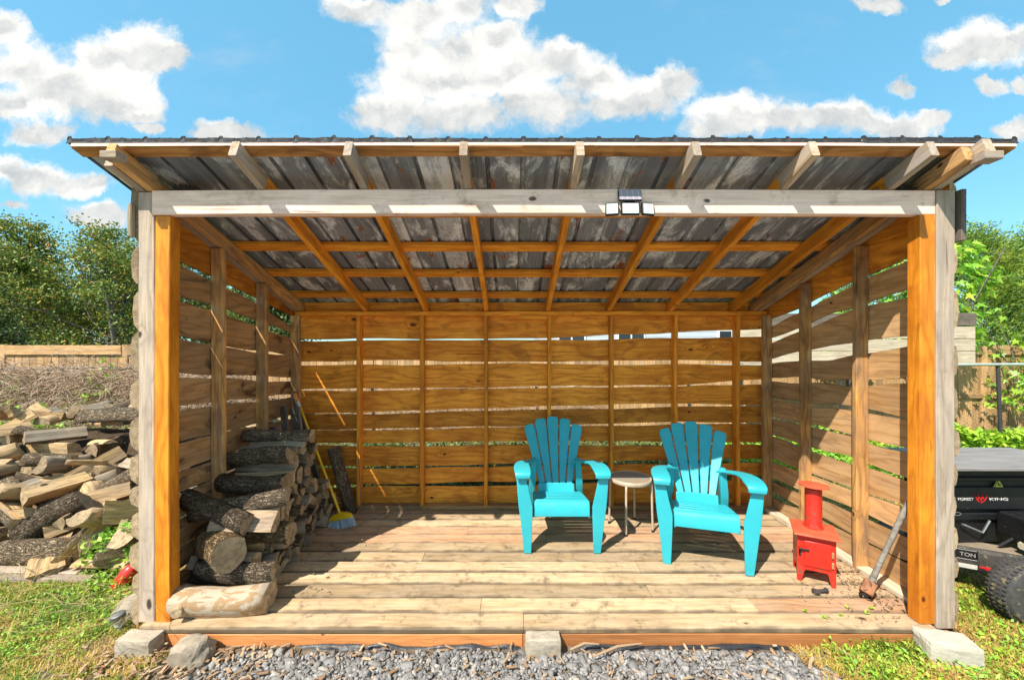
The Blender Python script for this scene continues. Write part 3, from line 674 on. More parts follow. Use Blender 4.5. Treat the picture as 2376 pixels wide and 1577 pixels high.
# ------------------------------------------------------------------ split logs
LOGV = [('round',.085,.42),('half',.10,.44),('quarter',.13,.42),('half',.085,.46),('quarter',.12,.38),('round',.065,.44),
        ('slab',.11,.45),('half',.11,.40),('quarter',.14,.44),('round',.10,.40)]
def log_geo(kind, R, L, seed):
    """verts, faces, material index per face (0 bark, 1 split face, 2 end grain); length along X"""
    r = random.Random(seed); pts = []
    if kind == 'round':
        pts = [(R*(1+.07*math.sin(2*a+seed)+r.uniform(-.05,.05))*math.cos(a), R*(1+.05*math.cos(3*a)+r.uniform(-.05,.05))*math.sin(a), 0)
               for a in [i*2*math.pi/14 for i in range(14)]]
    else:
        a1 = {'half': math.pi, 'quarter': math.pi*.42, 'slab': math.pi*.75}[kind]
        n = 9
        arc = [(R*math.cos(a1*i/(n-1))*(1+r.uniform(-.04,.04)), R*math.sin(a1*i/(n-1))*(1+r.uniform(-.04,.04)), 0) for i in range(n)]
        if kind == 'slab': arc = [(x, y*.8, k) for x, y, k in arc]
        p0, p1 = arc[0], arc[-1]
        if kind == 'quarter':
            inn = [(p1[0]*(1-t)+r.uniform(-.006,.006), p1[1]*(1-t)+r.uniform(-.006,.006), 1) for t in (.35,.7)] + [(r.uniform(-.005,.012), r.uniform(-.005,.012), 1)] + \
                  [(p0[0]*t, p0[1]*t+r.uniform(-.007,.007), 1) for t in (.35,.7)]
        else:
            inn = [(p1[0]+(p0[0]-p1[0])*t, p1[1]+(p0[1]-p1[1])*t+r.uniform(-.012,.008), 1) for t in (.2,.4,.6,.8)]
        arc[-1] = (arc[-1][0], arc[-1][1], 1)
        pts = arc + inn
    cx = sum(p[0] for p in pts)/len(pts); cy = sum(p[1] for p in pts)/len(pts)
    n = len(pts); rings = 7; V = []; F = []; M = []
    bx, by = r.uniform(-.012,.012), r.uniform(-.012,.012); tw = r.uniform(-.12,.12)
    ea, eb = r.uniform(-.10,.10), r.uniform(-.10,.10)
    for k in range(rings):
        t = k/(rings-1)*2-1; s = 1+r.uniform(-.035,.035)
        c, sn = math.cos(tw*t), math.sin(tw*t)
        for (x, y, b) in pts:
            x = (x-cx)*s*(1+r.uniform(-.03,.03)); y = (y-cy)*s*(1+r.uniform(-.03,.03))
            x, y = x*c-y*sn, x*sn+y*c
            xx = t*L/2
            if k in (0, rings-1): xx += (ea if t > 0 else eb)*x + r.uniform(-.004,.004)
            V.append((xx, x+bx*(1-t*t)*2, y+by*(1-t*t)*2))
    for k in range(rings-1):
        for i in range(n):
            j = (i+1) % n
            F.append((k*n+i, k*n+j, (k+1)*n+j, (k+1)*n+i)); M.append(1 if (pts[i][2] and (pts[j][2] or kind != 'round')) else 0)
    for k, sg in ((0, 1), (rings-1, -1)):
        c = len(V); V.append((V[k*n][0]*.0 + (-L/2 if k == 0 else L/2), sum(V[k*n+i][1] for i in range(n))/n, sum(V[k*n+i][2] for i in range(n))/n))
        for i in range(n):
            j = (i+1) % n
            F.append((c, k*n+j, k*n+i) if k == 0 else (c, k*n+i, k*n+j)); M.append(2)
    return V, F, M
# ------------------------------------------------------------------ turquoise chairs
def soften(o, w, seg=2, ang=35):
    b = o.modifiers.new('bevel', 'BEVEL'); b.width = w; b.segments = seg; b.limit_method = 'ANGLE'; b.angle_limit = math.radians(ang); b.harden_normals = False
    o.data.polygons.foreach_set('use_smooth', [True]*len(o.data.polygons)); o.data.set_sharp_from_angle(angle=math.radians(50)); return o
def ribbon(st, th=.012):
    """st: list of (centre, across unit vector, half width, normal unit vector) -> closed solid"""
    V = []; F = []
    for (p, a, w, n) in st:
        p, a, n = Vector(p), Vector(a).normalized(), Vector(n).normalized()
        V += [p-a*w, p+a*w, p+a*w-n*th, p-a*w-n*th]
    k = len(st)
    for i in range(k-1):
        for j in range(4): F.append((i*4+j, i*4+(j+1) % 4, i*4+4+(j+1) % 4, i*4+4+j))
    F += [(3, 2, 1, 0), ((k-1)*4, (k-1)*4+1, (k-1)*4+2, (k-1)*4+3)]
    return [tuple(v) for v in V], F
def rmesh(st, th, mat, name): V, F = ribbon(st, th); return mesh(name, V, F, mat)
def make_chair(M, label):
    t = empty('lawn_chair', M, label=label, cat='chair', group='turquoise plastic garden chairs')
    def P(name, me, parent=t, bev=.006): return soften(link(name, me, WM[t], parent), bev)
    # backrest of five fanned slats above a curved lower band
    def by(t_, x): return .44+.335*t_+.02*math.sin(t_*3)-.55*x*x
    def bz(t_): return .345+.625*t_
    back = empty('backrest', WM[t], t)
    tops = {-2: .885, -1: .965, 0: .995, 1: .965, 2: .885}
    for i in range(-2, 3):
        st = []
        n = 14; T1 = tops[i]
        for k in range(n+1):
            q = k/n; tt = .05+(T1-.05)*(1-(1-q)**1.25)
            f = min(1, max(0, tt)); xc = i*(.056+.073*f**1.05); hw = .0230+.0360*f**1.05
            # waist where the arms meet
            end = (T1-tt)
            if end < .05: hw *= math.sqrt(max(.0, 1-((.05-end)/.05)**2))*.40+.60
            sk = i*.010*(f)   # outer slats lean with their tops cut aslant
            st.append(((xc, by(tt, xc), bz(tt)-abs(i)*.0), (1, -1.1*xc, -.16*i*f), hw, (-.35*i*.12, -1, .5)))
        P('back_slat', rmesh(st, .014, PLASTIC, 'back_slat'), back, .005)
    g = []
    for k in range(9):
        x = -.165+.33*k/8
        g.append(((x, by(.03, x)-.01+.5*0, bz(.02)-.0), (0, .25, 1), .055, (0, -1, .3)))
    P('lower_back_band', rmesh(g, .014, PLASTIC, 'lower_band'), back)
    for tt in (.42, .80):           # little bridges across the slots
        g = []
        for k in range(9):
            w = .155+.09*(tt-.3); x = -w+2*w*k/8
            g.append(((x, by(tt, x)+.018, bz(tt)), (0, .45, 1), .012, (0, -1, .5)))
        P('cross_rib', rmesh(g, .006, PLASTIC, 'cross_rib'), back, .002)
    # seat: front roll and cross slats
    seat = empty('seat', WM[t], t)
    st = []
    for k in range(10):
        a = k/9; an = -.25+1.75*a
        st.append(((0, .062-.055*math.cos((a)*PI/2)-.0, .405-.115*(1-math.sin(a*PI/2))), (1, 0, 0), .222+.004*a, (0, -math.cos(a*PI/2), math.sin(a*PI/2))))
    P('front_roll', rmesh(st, .010, PLASTIC, 'front_roll'), seat, .004)
    for k in range(5):
        y0 = .072+k*.078; y1 = y0+.067; z = lambda y: .412-.19*(y-.05)-.9*(y-.27)**2*.2
        st = [((0, y0, z(y0)+.003), (1, 0, 0), .218, (0, .2, 1)), ((0, (y0+y1)/2, z((y0+y1)/2)+.006), (1, 0, 0), .218, (0, .2, 1)), ((0, y1, z(y1)+.003), (1, 0, 0), .218, (0, .2, 1))]
        P('seat_slat', rmesh(st, .012, PLASTIC, 'seat_slat'), seat, .003)
    for s in (-1, 1):
        # side rail under the seat
        st = [((s*.226, .02, .335), (0, .2, 1), .055, (s, 0, 0)), ((s*.222, .25, .325), (0, .1, 1), .040, (s, 0, 0)), ((s*.215, .50, .28), (0, .1, 1), .038, (s, 0, 0))]
        P('side_rail', rmesh(st, .012, PLASTIC, 'rail'), t, .003)
        # front leg: wide channel tapering to the foot
        V = []
        for (z, xi, xo, y0, y1) in ((0, .250, .308, -.004, .050), (.12, .246, .320, -.010, .065), (.30, .240, .340, -.014, .085), (.38, .240, .352, -.014, .09), (.50, .268, .362, -.012, .09), (.645, .300, .372, -.008, .085)):
            V += [(s*xi, y0, z), (s*xo, y0, z), (s*(xo-.002), y1, z), (s*(xo-.014), y1, z), (s*(xo-.016), y0+.016, z), (s*(xi), y0+.016, z)]
        F = []
        for r_ in range(5):
            for j in range(6):
                q = (r_*6+j, r_*6+(j+1) % 6, r_*6+6+(j+1) % 6, r_*6+6+j); F.append(q if s > 0 else q[::-1])
        c1, c2 = tuple(range(5, -1, -1)), tuple(range(30, 36)); F += [c1, c2] if s > 0 else [c1[::-1], c2[::-1]]
        P('leg', mesh('front_leg', V, F, PLASTIC), t, .004)
        # rear leg
        V = []
        for (z, xc, yc, w, d) in ((0, .245, .70, .026, .030), (.2, .235, .60, .030, .040), (.42, .215, .50, .030, .05), (.63, .205, .48, .022, .03)):
            V += [(s*(xc-w), yc-d, z), (s*(xc+w), yc-d, z), (s*(xc+w), yc+d, z), (s*(xc-w), yc+d, z)]
        F = [(r_*4+j, r_*4+(j+1) % 4, r_*4+4+(j+1) % 4, r_*4+4+j) for r_ in range(3) for j in range(4)]+[(3, 2, 1, 0), (12, 13, 14, 15)]
        if s < 0: F = [f[::-1] for f in F]
        P('leg', mesh('rear_leg', V, F, PLASTIC), t, .004)
        # armrest: broad paddle sweeping in to the backrest, with a rolled front lip
        st = [((s*.318, -.050, .612), (1, 0, 0), .056, (0, -1, .1)), ((s*.318, -.052, .640), (1, 0, 0), .060, (0, -1, .3)), ((s*.318, -.040, .660), (1, 0, 0), .063, (0, -.5, 1))]
        for (x, y, z, w, ax, ay) in ((.319, .0, .668, .066, 1, 0), (.322, .08, .670, .068, 1, .0), (.322, .16, .668, .064, 1, .10), (.312, .24, .662, .055, 1, .32), (.290, .31, .653, .044, 1, .6), (.258, .37, .642, .034, 1, .95), (.222, .415, .632, .028, .9, 1.2), (.190, .455, .622, .03, .9, 1.2), (.165, .48, .612, .03, .8, 1.2)):
            st.append(((s*x, y, z), (ax, s*ay, -.0), w, (0, 0, 1)))
        P('armrest', rmesh(st, .020, PLASTIC, 'armrest'), t, .006)
    return t
def rz(x, y, a, z=0): return Matrix.Translation((x, y, z)) @ Matrix.Rotation(math.radians(a), 4, 'Z')
make_chair(rz(.405, 3.115, 0), 'turquoise plastic chair with its backrest wholly in shade, beside the broom side of the table')
make_chair(rz(1.452, 2.885, -16.5), 'turquoise plastic chair turned beside the red stove, sunlight across its backrest')

# ------------------------------------------------------------------ side table
tb = empty('side_table', (1.09, 3.57, 0), label='small round side table with seeded glass top and tan metal legs between the chairs', cat='table')
g = G(); g.lathe([(.172, .430), (.184, .430), (.189, .436), (.189, .460), (.185, .466), (.176, .466), (.172, .461), (.172, .430)], 40)
o = link('rim', g.mesh('rim', TANMETAL, auto=50), None, tb); 
o = link('tabletop', G().lathe([(0, .456), (.1725, .456), (.1725, .461), (0, .461)], 40).mesh('glass_top', GLASS), None, tb)
for a in (-118, -28, 62, 152):
    a = math.radians(a); c, s = math.cos(a), math.sin(a)
    pts = [(c*.13, s*.13, .438), (c*.165, s*.165, .437), (c*.183, s*.183, .425), (c*.186, s*.186, .39), (c*.19, s*.19, .2), (c*.196, s*.196, 0.004)]
    link('leg', G().tube(pts, .0105, 8).mesh('table_leg', TANMETAL, auto=60), None, tb)
    link('foot_cap', G().tube([(c*.196, s*.196, 0), (c*.1955, s*.1955, .02)], .0125, 8).mesh('foot_cap', BLACKM), None, tb)

# ------------------------------------------------------------------ red wood stove
sv = empty('camp_stove', rz(2.176, 2.80, -29), label='small red metal wood stove with round-capped chimney near the right wall', cat='stove')
def plate(poly, y0, y1):
    n = len(poly); V = [(x, y0, z) for x, z in poly]+[(x, y1, z) for x, z in poly]
    return V, [tuple(range(n)), tuple(range(2*n-1, n-1, -1))]+[((i+1) % n, i, n+i, n+(i+1) % n) for i in range(n)]
arch = lambda w: [(-w, 0), (-w+.024, 0), (-w+.040, .075), (-w+.05, .088), (w-.05, .088), (w-.040, .075), (w-.024, 0), (w, 0), (w, .335), (-w, .335)]
V, F = plate(arch(.108), -.108, -.102); link('front_panel', mesh('front', V, F, RED), WM[sv], sv)
V, F = plate(arch(.108), .102, .108); link('back_panel', mesh('back', V, F, RED), WM[sv], sv)
for s in (-1, 1):
    V, F = plate(arch(.1015), -.003, .003); link('side_panel', mesh('side', V, F, RED), WM[sv] @ Matrix.Translation((s*.105, 0, 0)) @ Matrix.Rotation(PI/2, 4, 'Z'), sv)
o = link('floor_plate', G().box((0, 0, .095), (.200, .200, .008)).mesh('fp', RED), None, sv)
o = soften(link('top_plate', G().box((0, -.008, .343), (.262, .262, .012), .003).mesh('tp', REDRUST), WM[sv] @ Matrix.Rotation(.03, 4, 'X'), sv), .002)
dr = soften(link('door', G().box((.006, -.1125, .205), (.150, .010, .175), .003).mesh('door', RED), None, sv), .002)
link('door_rim', G().box((.006, -.1085, .205), (.166, .004, .19), .002).mesh('dr', RED), None, sv)
for z in (.155, .225): link('hinge', G().box((.088, -.119, z), (.013, .008, .042), .002).mesh('hinge', BRASS), None, dr)
g = G(); g.box((-.072, -.125, .232), (.060, .010, .012), .002); g.tube([(-.102, -.130, .236), (-.098, -.13, .236)], .012, 8); link('latch', g.mesh('latch', BLACKM), None, dr)
link('latch_plate', G().box((-.094, -.1105, .205), (.014, .007, .05), .002).add(*G().box((-.094, -.116, .19), (.008, .008, .012), .002).V and (G().box((-.094, -.116, .19), (.008, .008, .012), .002).V, G().box((-.094, -.116, .19), (.008, .008, .012), .002).F)).mesh('lp', BLACKM), None, sv)
ch = link('chimney', G().lathe([(.064, .350), (.064, .353), (.055, .356), (.0515, .365), (.0515, .625), (.047, .625), (.047, .40), (0, .40)], 28).mesh('pipe', RED, auto=40), WM[sv] @ Matrix.Translation((.004, .03, 0)), sv)
link('cap', G().lathe([(0, .664), (.05, .660), (.0935, .650), (.0935, .646), (.05, .655), (0, .659)], 32).mesh('cap', REDRUST, auto=40), WM[sv] @ Matrix.Translation((.004, .03, 0)), ch)
for a in (0, 2.1, 4.2): link('strut', G().box((.0495*math.cos(a)+.004, .03+.0495*math.sin(a), .638), (.004, .01, .04), .001).mesh('strut', RED), None, ch)

# ------------------------------------------------------------------ maul, bolt, broom, leaning timber
ml = empty('splitting_maul', (2.37, 2.60, 0), label='rusty-headed splitting maul with grey handle leaning by the right post', cat='maul')
a_, b_ = Vector((2.36, 2.57, .055)), Vector((2.485, 2.43, .68)); Mh = frame((0, 0, 0), b_-a_, (1, 0, 0))
g = G(); pts = [a_+(b_-a_)*(k/8) for k in range(-1, 9)]; g.tube(pts, [.018]*3+[.0155, .015, .015, .0155, .016, .017, .014], 10)
link('handle', g.mesh('h', wood('grey_handle', (.44, .40, .35), (.28, .24, .2), knots=.05), auto=60), Matrix(), ml)
hv = []
for (x, w, h) in ((-.095, .032, .040), (-.06, .035, .041), (.0, .036, .041), (.06, .026, .046), (.115, .003, .052)):
    hv += [(x, -w, -h), (x, w, -h), (x, w, h), (x, -w, h)]
hf = [(i*4+j, i*4+(j+1) % 4, i*4+4+(j+1) % 4, i*4+4+j) for i in range(4) for j in range(4)]+[(3, 2, 1, 0), (16, 17, 18, 19)]
Mt = frame(a_+(b_-a_).normalized()*.0, (.55, .65, -.48), (b_-a_)); soften(link('head', mesh('maul_head', hv, hf, RUST), Mt, ml), .004)
g = G().tube([(-.045, 0, .017), (.045, 0, .017)], .011, 10).tube([(.036, 0, .017), (.05, 0, .017)], .017, 6).tube([(-.05, 0, .018), (-.038, 0, .018)], .018, 6).box((-.03, 0, .012), (.03, .04, .02), .003)
tag(link('iron_bolt', g.mesh('bolt', IRON), rz(2.07, 2.605, 5)), 'short black iron bolt lying on the deck in front of the stove', 'bolt')

br = empty('push_broom', (-1.62, 3.62, 0), label='yellow broom with orange grip leaning in the left back corner', cat='broom')
top, bot = Vector((-2.125, 3.80, 1.205)), Vector((-1.585, 3.575, .125)); d = bot-top
link('handle', G().tube([top+d*.12, top+d], .0115, 10).mesh('h', YELLOW, auto=60), Matrix(), br)
link('grip', G().tube([top, top+d*.075], .0135, 10).mesh('g', ORANGEG, auto=60), Matrix(), br)
link('ferrule', G().tube([top+d*.075, top+d*.12], .0128, 10).mesh('f', WHITEP, auto=60), Matrix(), br)
Mb = frame(bot, (.93, -.25, .28), (.0, .12, 1))
V = []
for (x, z, w) in ((-.125, -.045, .024), (-.11, -.022, .026), (-.06, .0, .028), (0, .012, .029), (.06, .004, .028), (.11, -.018, .026), (.125, -.042, .024)):
    V += [(x, -w, -.050), (x, w, -.050), (x, w*.8, z), (x, -w*.8, z)]
F = [(i*4+j, i*4+(j+1) % 4, i*4+4+(j+1) % 4, i*4+4+j) for i in range(6) for j in range(4)]+[(3, 2, 1, 0), (24, 25, 26, 27)]
soften(link('broom_head', mesh('bh', V, F, YELLOW), Mb, br), .004)
g = G(); rr = random.Random(8)
for k in range(230):
    x_ = rr.uniform(-.122, .122); y_ = rr.uniform(-.02, .02)
    g.tube([(x_, y_, -.045), (x_*1.22+rr.uniform(-.005, .005), y_*1.5+rr.uniform(-.004, .004), -.125+rr.uniform(-.008, .004))], .0021, 3, cap=False)
link('bristles', g.mesh('br', BRISTLE), Mb, br, kind='stuff')

def lean(name, p0, p1, W, H, mat, label, cat, z=(1, 0, 0), grp=None, var=0):
    d = Vector(p1)-Vector(p0); o = link(name, lumber(d.length, W, H, mat, var=var), frame((Vector(p0)+Vector(p1))/2, d, z)); return tag(o, label, cat, grp)
lean('leaning_board', (-1.74, 3.68, .0), (-2.17, 3.86, 1.21), .02, .085, W_OLD, 'long grey board leaning behind the broom handle', 'board', z=(.75, -.45, 0))
lean('leaning_board', (-1.88, 3.60, .0), (-2.08, 3.72, 1.08), .022, .15, W_OLD, 'wide dark board leaning behind the top of the firewood', 'board', z=(.8, -.5, 0), var=1)
lean('leaning_board', (-1.98, 3.58, .0), (-2.16, 3.66, 1.10), .022, .10, W_OLD, 'dark board leaning on the left wall behind the stack, leftmost of three', 'board', z=(.8, -.5, 0), var=2)
lean('leaning_board', (-2.02, 3.50, .0), (-2.18, 3.56, .93), .022, .10, W_OLD, 'short dark board end poking up by the middle stud', 'board', z=(.8, -.5, 0), var=3)
lean('stick', (-1.50, 3.86, .03), (-1.56, 3.95, .52), .008, .008, W_OLD, 'thin dark stick standing against the back wall beside the leaning log', 'stick')

# ------------------------------------------------------------------ firewood
LM = {}
def logmesh(v, dark=0, mats=None, seed=None, geo=None):
    k = (v, dark)
    if k in LM: return LM[k]
    kind, R_, L_ = geo or LOGV[v]; V, F, M = log_geo(kind, R_, L_, v if seed is None else seed)
    LM[k] = mesh('log', V, F, mats or [[BARK, SPLIT, ENDG], [BARKD, SPLITD, ENDD], [SPLIT, SPLIT, ENDG], [SPLITG, SPLITG, ENDG], [BARK, SPLITG, ENDD]][dark], M)
    me = LM[k]; me.polygons.foreach_set('use_smooth', [m == 0 for m in M]); return me
# the stack inside: logs lie across, ends to the right
prof_y = [2.36, 2.48, 2.62, 2.76, 2.90, 3.02, 3.14, 3.26, 3.38, 3.50, 3.62, 3.74]
prof_z = [.0, .12, .24, .42, .58, .76, .90, .86, .72, .54, .36, .18]
rs = random.Random(21); SD = .096; n_in = 0
SV = []
for k, (kd, r_, l_) in enumerate([('half', .070, .46), ('half', .072, .48), ('quarter', .092, .46), ('round', .052, .44), ('half', .066, .44), ('quarter', .088, .48), ('slab', .075, .47), ('quarter', .085, .42), ('half', .078, .46)]):
    SV.append((kd, r_*.86, l_*.97))
rowname = ['floor row', 'second row up', 'third row up', 'fourth row up', 'fifth row up', 'sixth row up', 'seventh row up', 'eighth row up', 'ninth row up', 'tenth row up', 'top row']
poswords = lambda y: 'at the front' if y < 2.7 else ('in the front half' if y < 3.0 else ('in the middle' if y < 3.3 else ('in the back half' if y < 3.55 else 'at the back')))
kindw = {'round': 'round unsplit', 'half': 'half-round split', 'quarter': 'wedge-shaped split', 'slab': 'flat slab-like split'}
for row in range(11):
    z = .048+row*.084; y = 2.56+(.055 if row % 2 else 0)
    if row == 0: y = 2.50
    while y < 3.78:
        top = interp(prof_y, prof_z, y)
        if z < top+.03:
            v = rs.randrange(len(SV)); kd = SV[v][0]; xr = -1.70+rs.uniform(-.07, .05) - (0.04 if y > 3.3 else 0)
            if 2.75 < y < 3.05: xr += .03
            M = Matrix.Translation((xr-SV[v][2]/2, y+rs.uniform(-.012, .012), z+rs.uniform(-.008, .008))) @ Matrix.Rotation(rs.gauss(0, .06), 4, 'Z') @ Matrix.Rotation(rs.gauss(0, .035), 4, 'Y') @ Matrix.Rotation(rs.uniform(0, 6.28), 4, 'X')
            dk = rs.choice([1, 1, 3, 0, 4])
            o = link('firewood_log', logmesh(('in', v, n_in % 2), dk, seed=v+50+n_in % 2, geo=SV[v]), M)
            tag(o, f"{dict(((0, 'tan'), (1, 'dark'), (3, 'silvered'), (4, 'dull')))[dk]} {kindw[kd]} log {poswords(y)} of the indoor stack, {rowname[row]}", 'log', 'firewood logs stacked inside the shed'); n_in += 1
        y += SD
def placed_log(geo, seed, p, rot, label, mats, grp='firewood logs stacked inside the shed'):
    o = link('firewood_log', logmesh(('p', seed), 0, mats, seed, geo), Matrix.Translation(p) @ rot.to_matrix().to_4x4()); return tag(o, label, 'log', grp)
from mathutils import Euler
def birch():
    m, T = new_mat('peeling_birch_bark'); o = T.node('ShaderNodeTexCoord', 3)
    n = T.noise(T.vmath('MULTIPLY', o, (9., 14., 14.)), 1., 5., .6, .8); n2 = T.noise(T.vmath('MULTIPLY', o, (6., 60., 60.)), 1., 4.)
    c = T.mix(T.ramp(n, .46, .54), (.42, .34, .25), (.33, .21, .11)); c = T.mix(T.ramp(n2, .6, .7), c, (.30, .2, .13)); c = T.mix(T.ramp(T.noise(o, 8., 4.), .62, .7), c, (.45, .38, .30))
    return finish(m, T, c, .8, T.math('ADD', n, T.math('MULTIPLY', n2, .4)), .006, 1., spec=.2)
BIRCH = birch(); BARKB = bark('tan_plated_bark', (.50, .34, .18), (.32, .20, .10))
placed_log(('round', .088, .54), 701, (-1.795, 2.425, .085), Euler((.4, .02, .07)), 'pale peeling-bark log with a cut branch stub at the front foot of the stack', [BIRCH, SPLIT, ENDG])
link('branch_stub', G().tube([(0, 0, 0), (.02, -.075, .0)], [.036, .030], 12).mesh('stub', ENDG, auto=60), Matrix.Translation((-2.01, 2.37, .075)), bpy.data.objects[-1] if False else [o for o in COL.objects if o.name.startswith('firewood_log')][-1])
placed_log(('slab', .085, .52), 702, (-1.80, 2.52, .19), Euler((1.9, .0, -.05)), 'stringy split slab log lying on the pale peeling log', [BARKD, SPLIT, ENDG])
placed_log(('round', .108, .30), 703, (-1.90, 2.53, .345), Euler((.3, .0, -.62)), 'short thick round with plated bark turned end-outward at the stack front', [BARKB, SPLIT, ENDG])
placed_log(('round', .068, .40), 704, (-1.74, 2.70, .345), Euler((.3, -.06, .04)), 'sunlit round log with tan bark below the curved dark log', [BARKB, SPLIT, ENDG])
placed_log(('half', .085, .40), 705, (-1.80, 2.62, .48), Euler((4.0, .05, .08)), 'half log with sunlit flaky end above the short thick round', [BARKB, SPLITD, ENDG])
placed_log(('half', .07, .62), 706, (-1.86, 2.66, .585), Euler((.6, -.14, .10)), 'long curved dark split log sagging across the front of the stack', [BARKD, SPLITD, ENDD])
placed_log(('half', .07, .56), 707, (-2.0, 2.60, .55), Euler((1.2, .22, -.25)), 'dark split log sloping down from the left wall across the stack front', [BARKD, SPLITD, ENDD])
placed_log(('round', .068, .48), 708, (-1.90, 2.86, .66), Euler((.6, .0, .02)), 'dark round log with a sunlit ring of light, midway up the stack', [BARKD, SPLITD, ENDG])
placed_log(('half', .095, .44), 709, (-1.93, 3.0, .80), Euler((2.6, -.05, .04)), 'grey split log with two light bars across it, second from the top', [BARKD, SPLITD, ENDD])
placed_log(('round', .052, .55), 710, (-1.90, 3.16, .935), Euler((.2, .0, .0)), 'grey round log on the very top of the indoor stack', [BARKD, SPLITD, ENDD])
o = placed_log(('round', .060, .68), 711, (-1.69, 3.87, .335), frame((0, 0, 0), (.16, .05, -.66), (1, 0, 0)).to_euler(), 'bark-covered log standing on end, leaning on the back wall behind the broom', [BARKD, SPLITD, ENDD], 'logs standing apart from the stack')

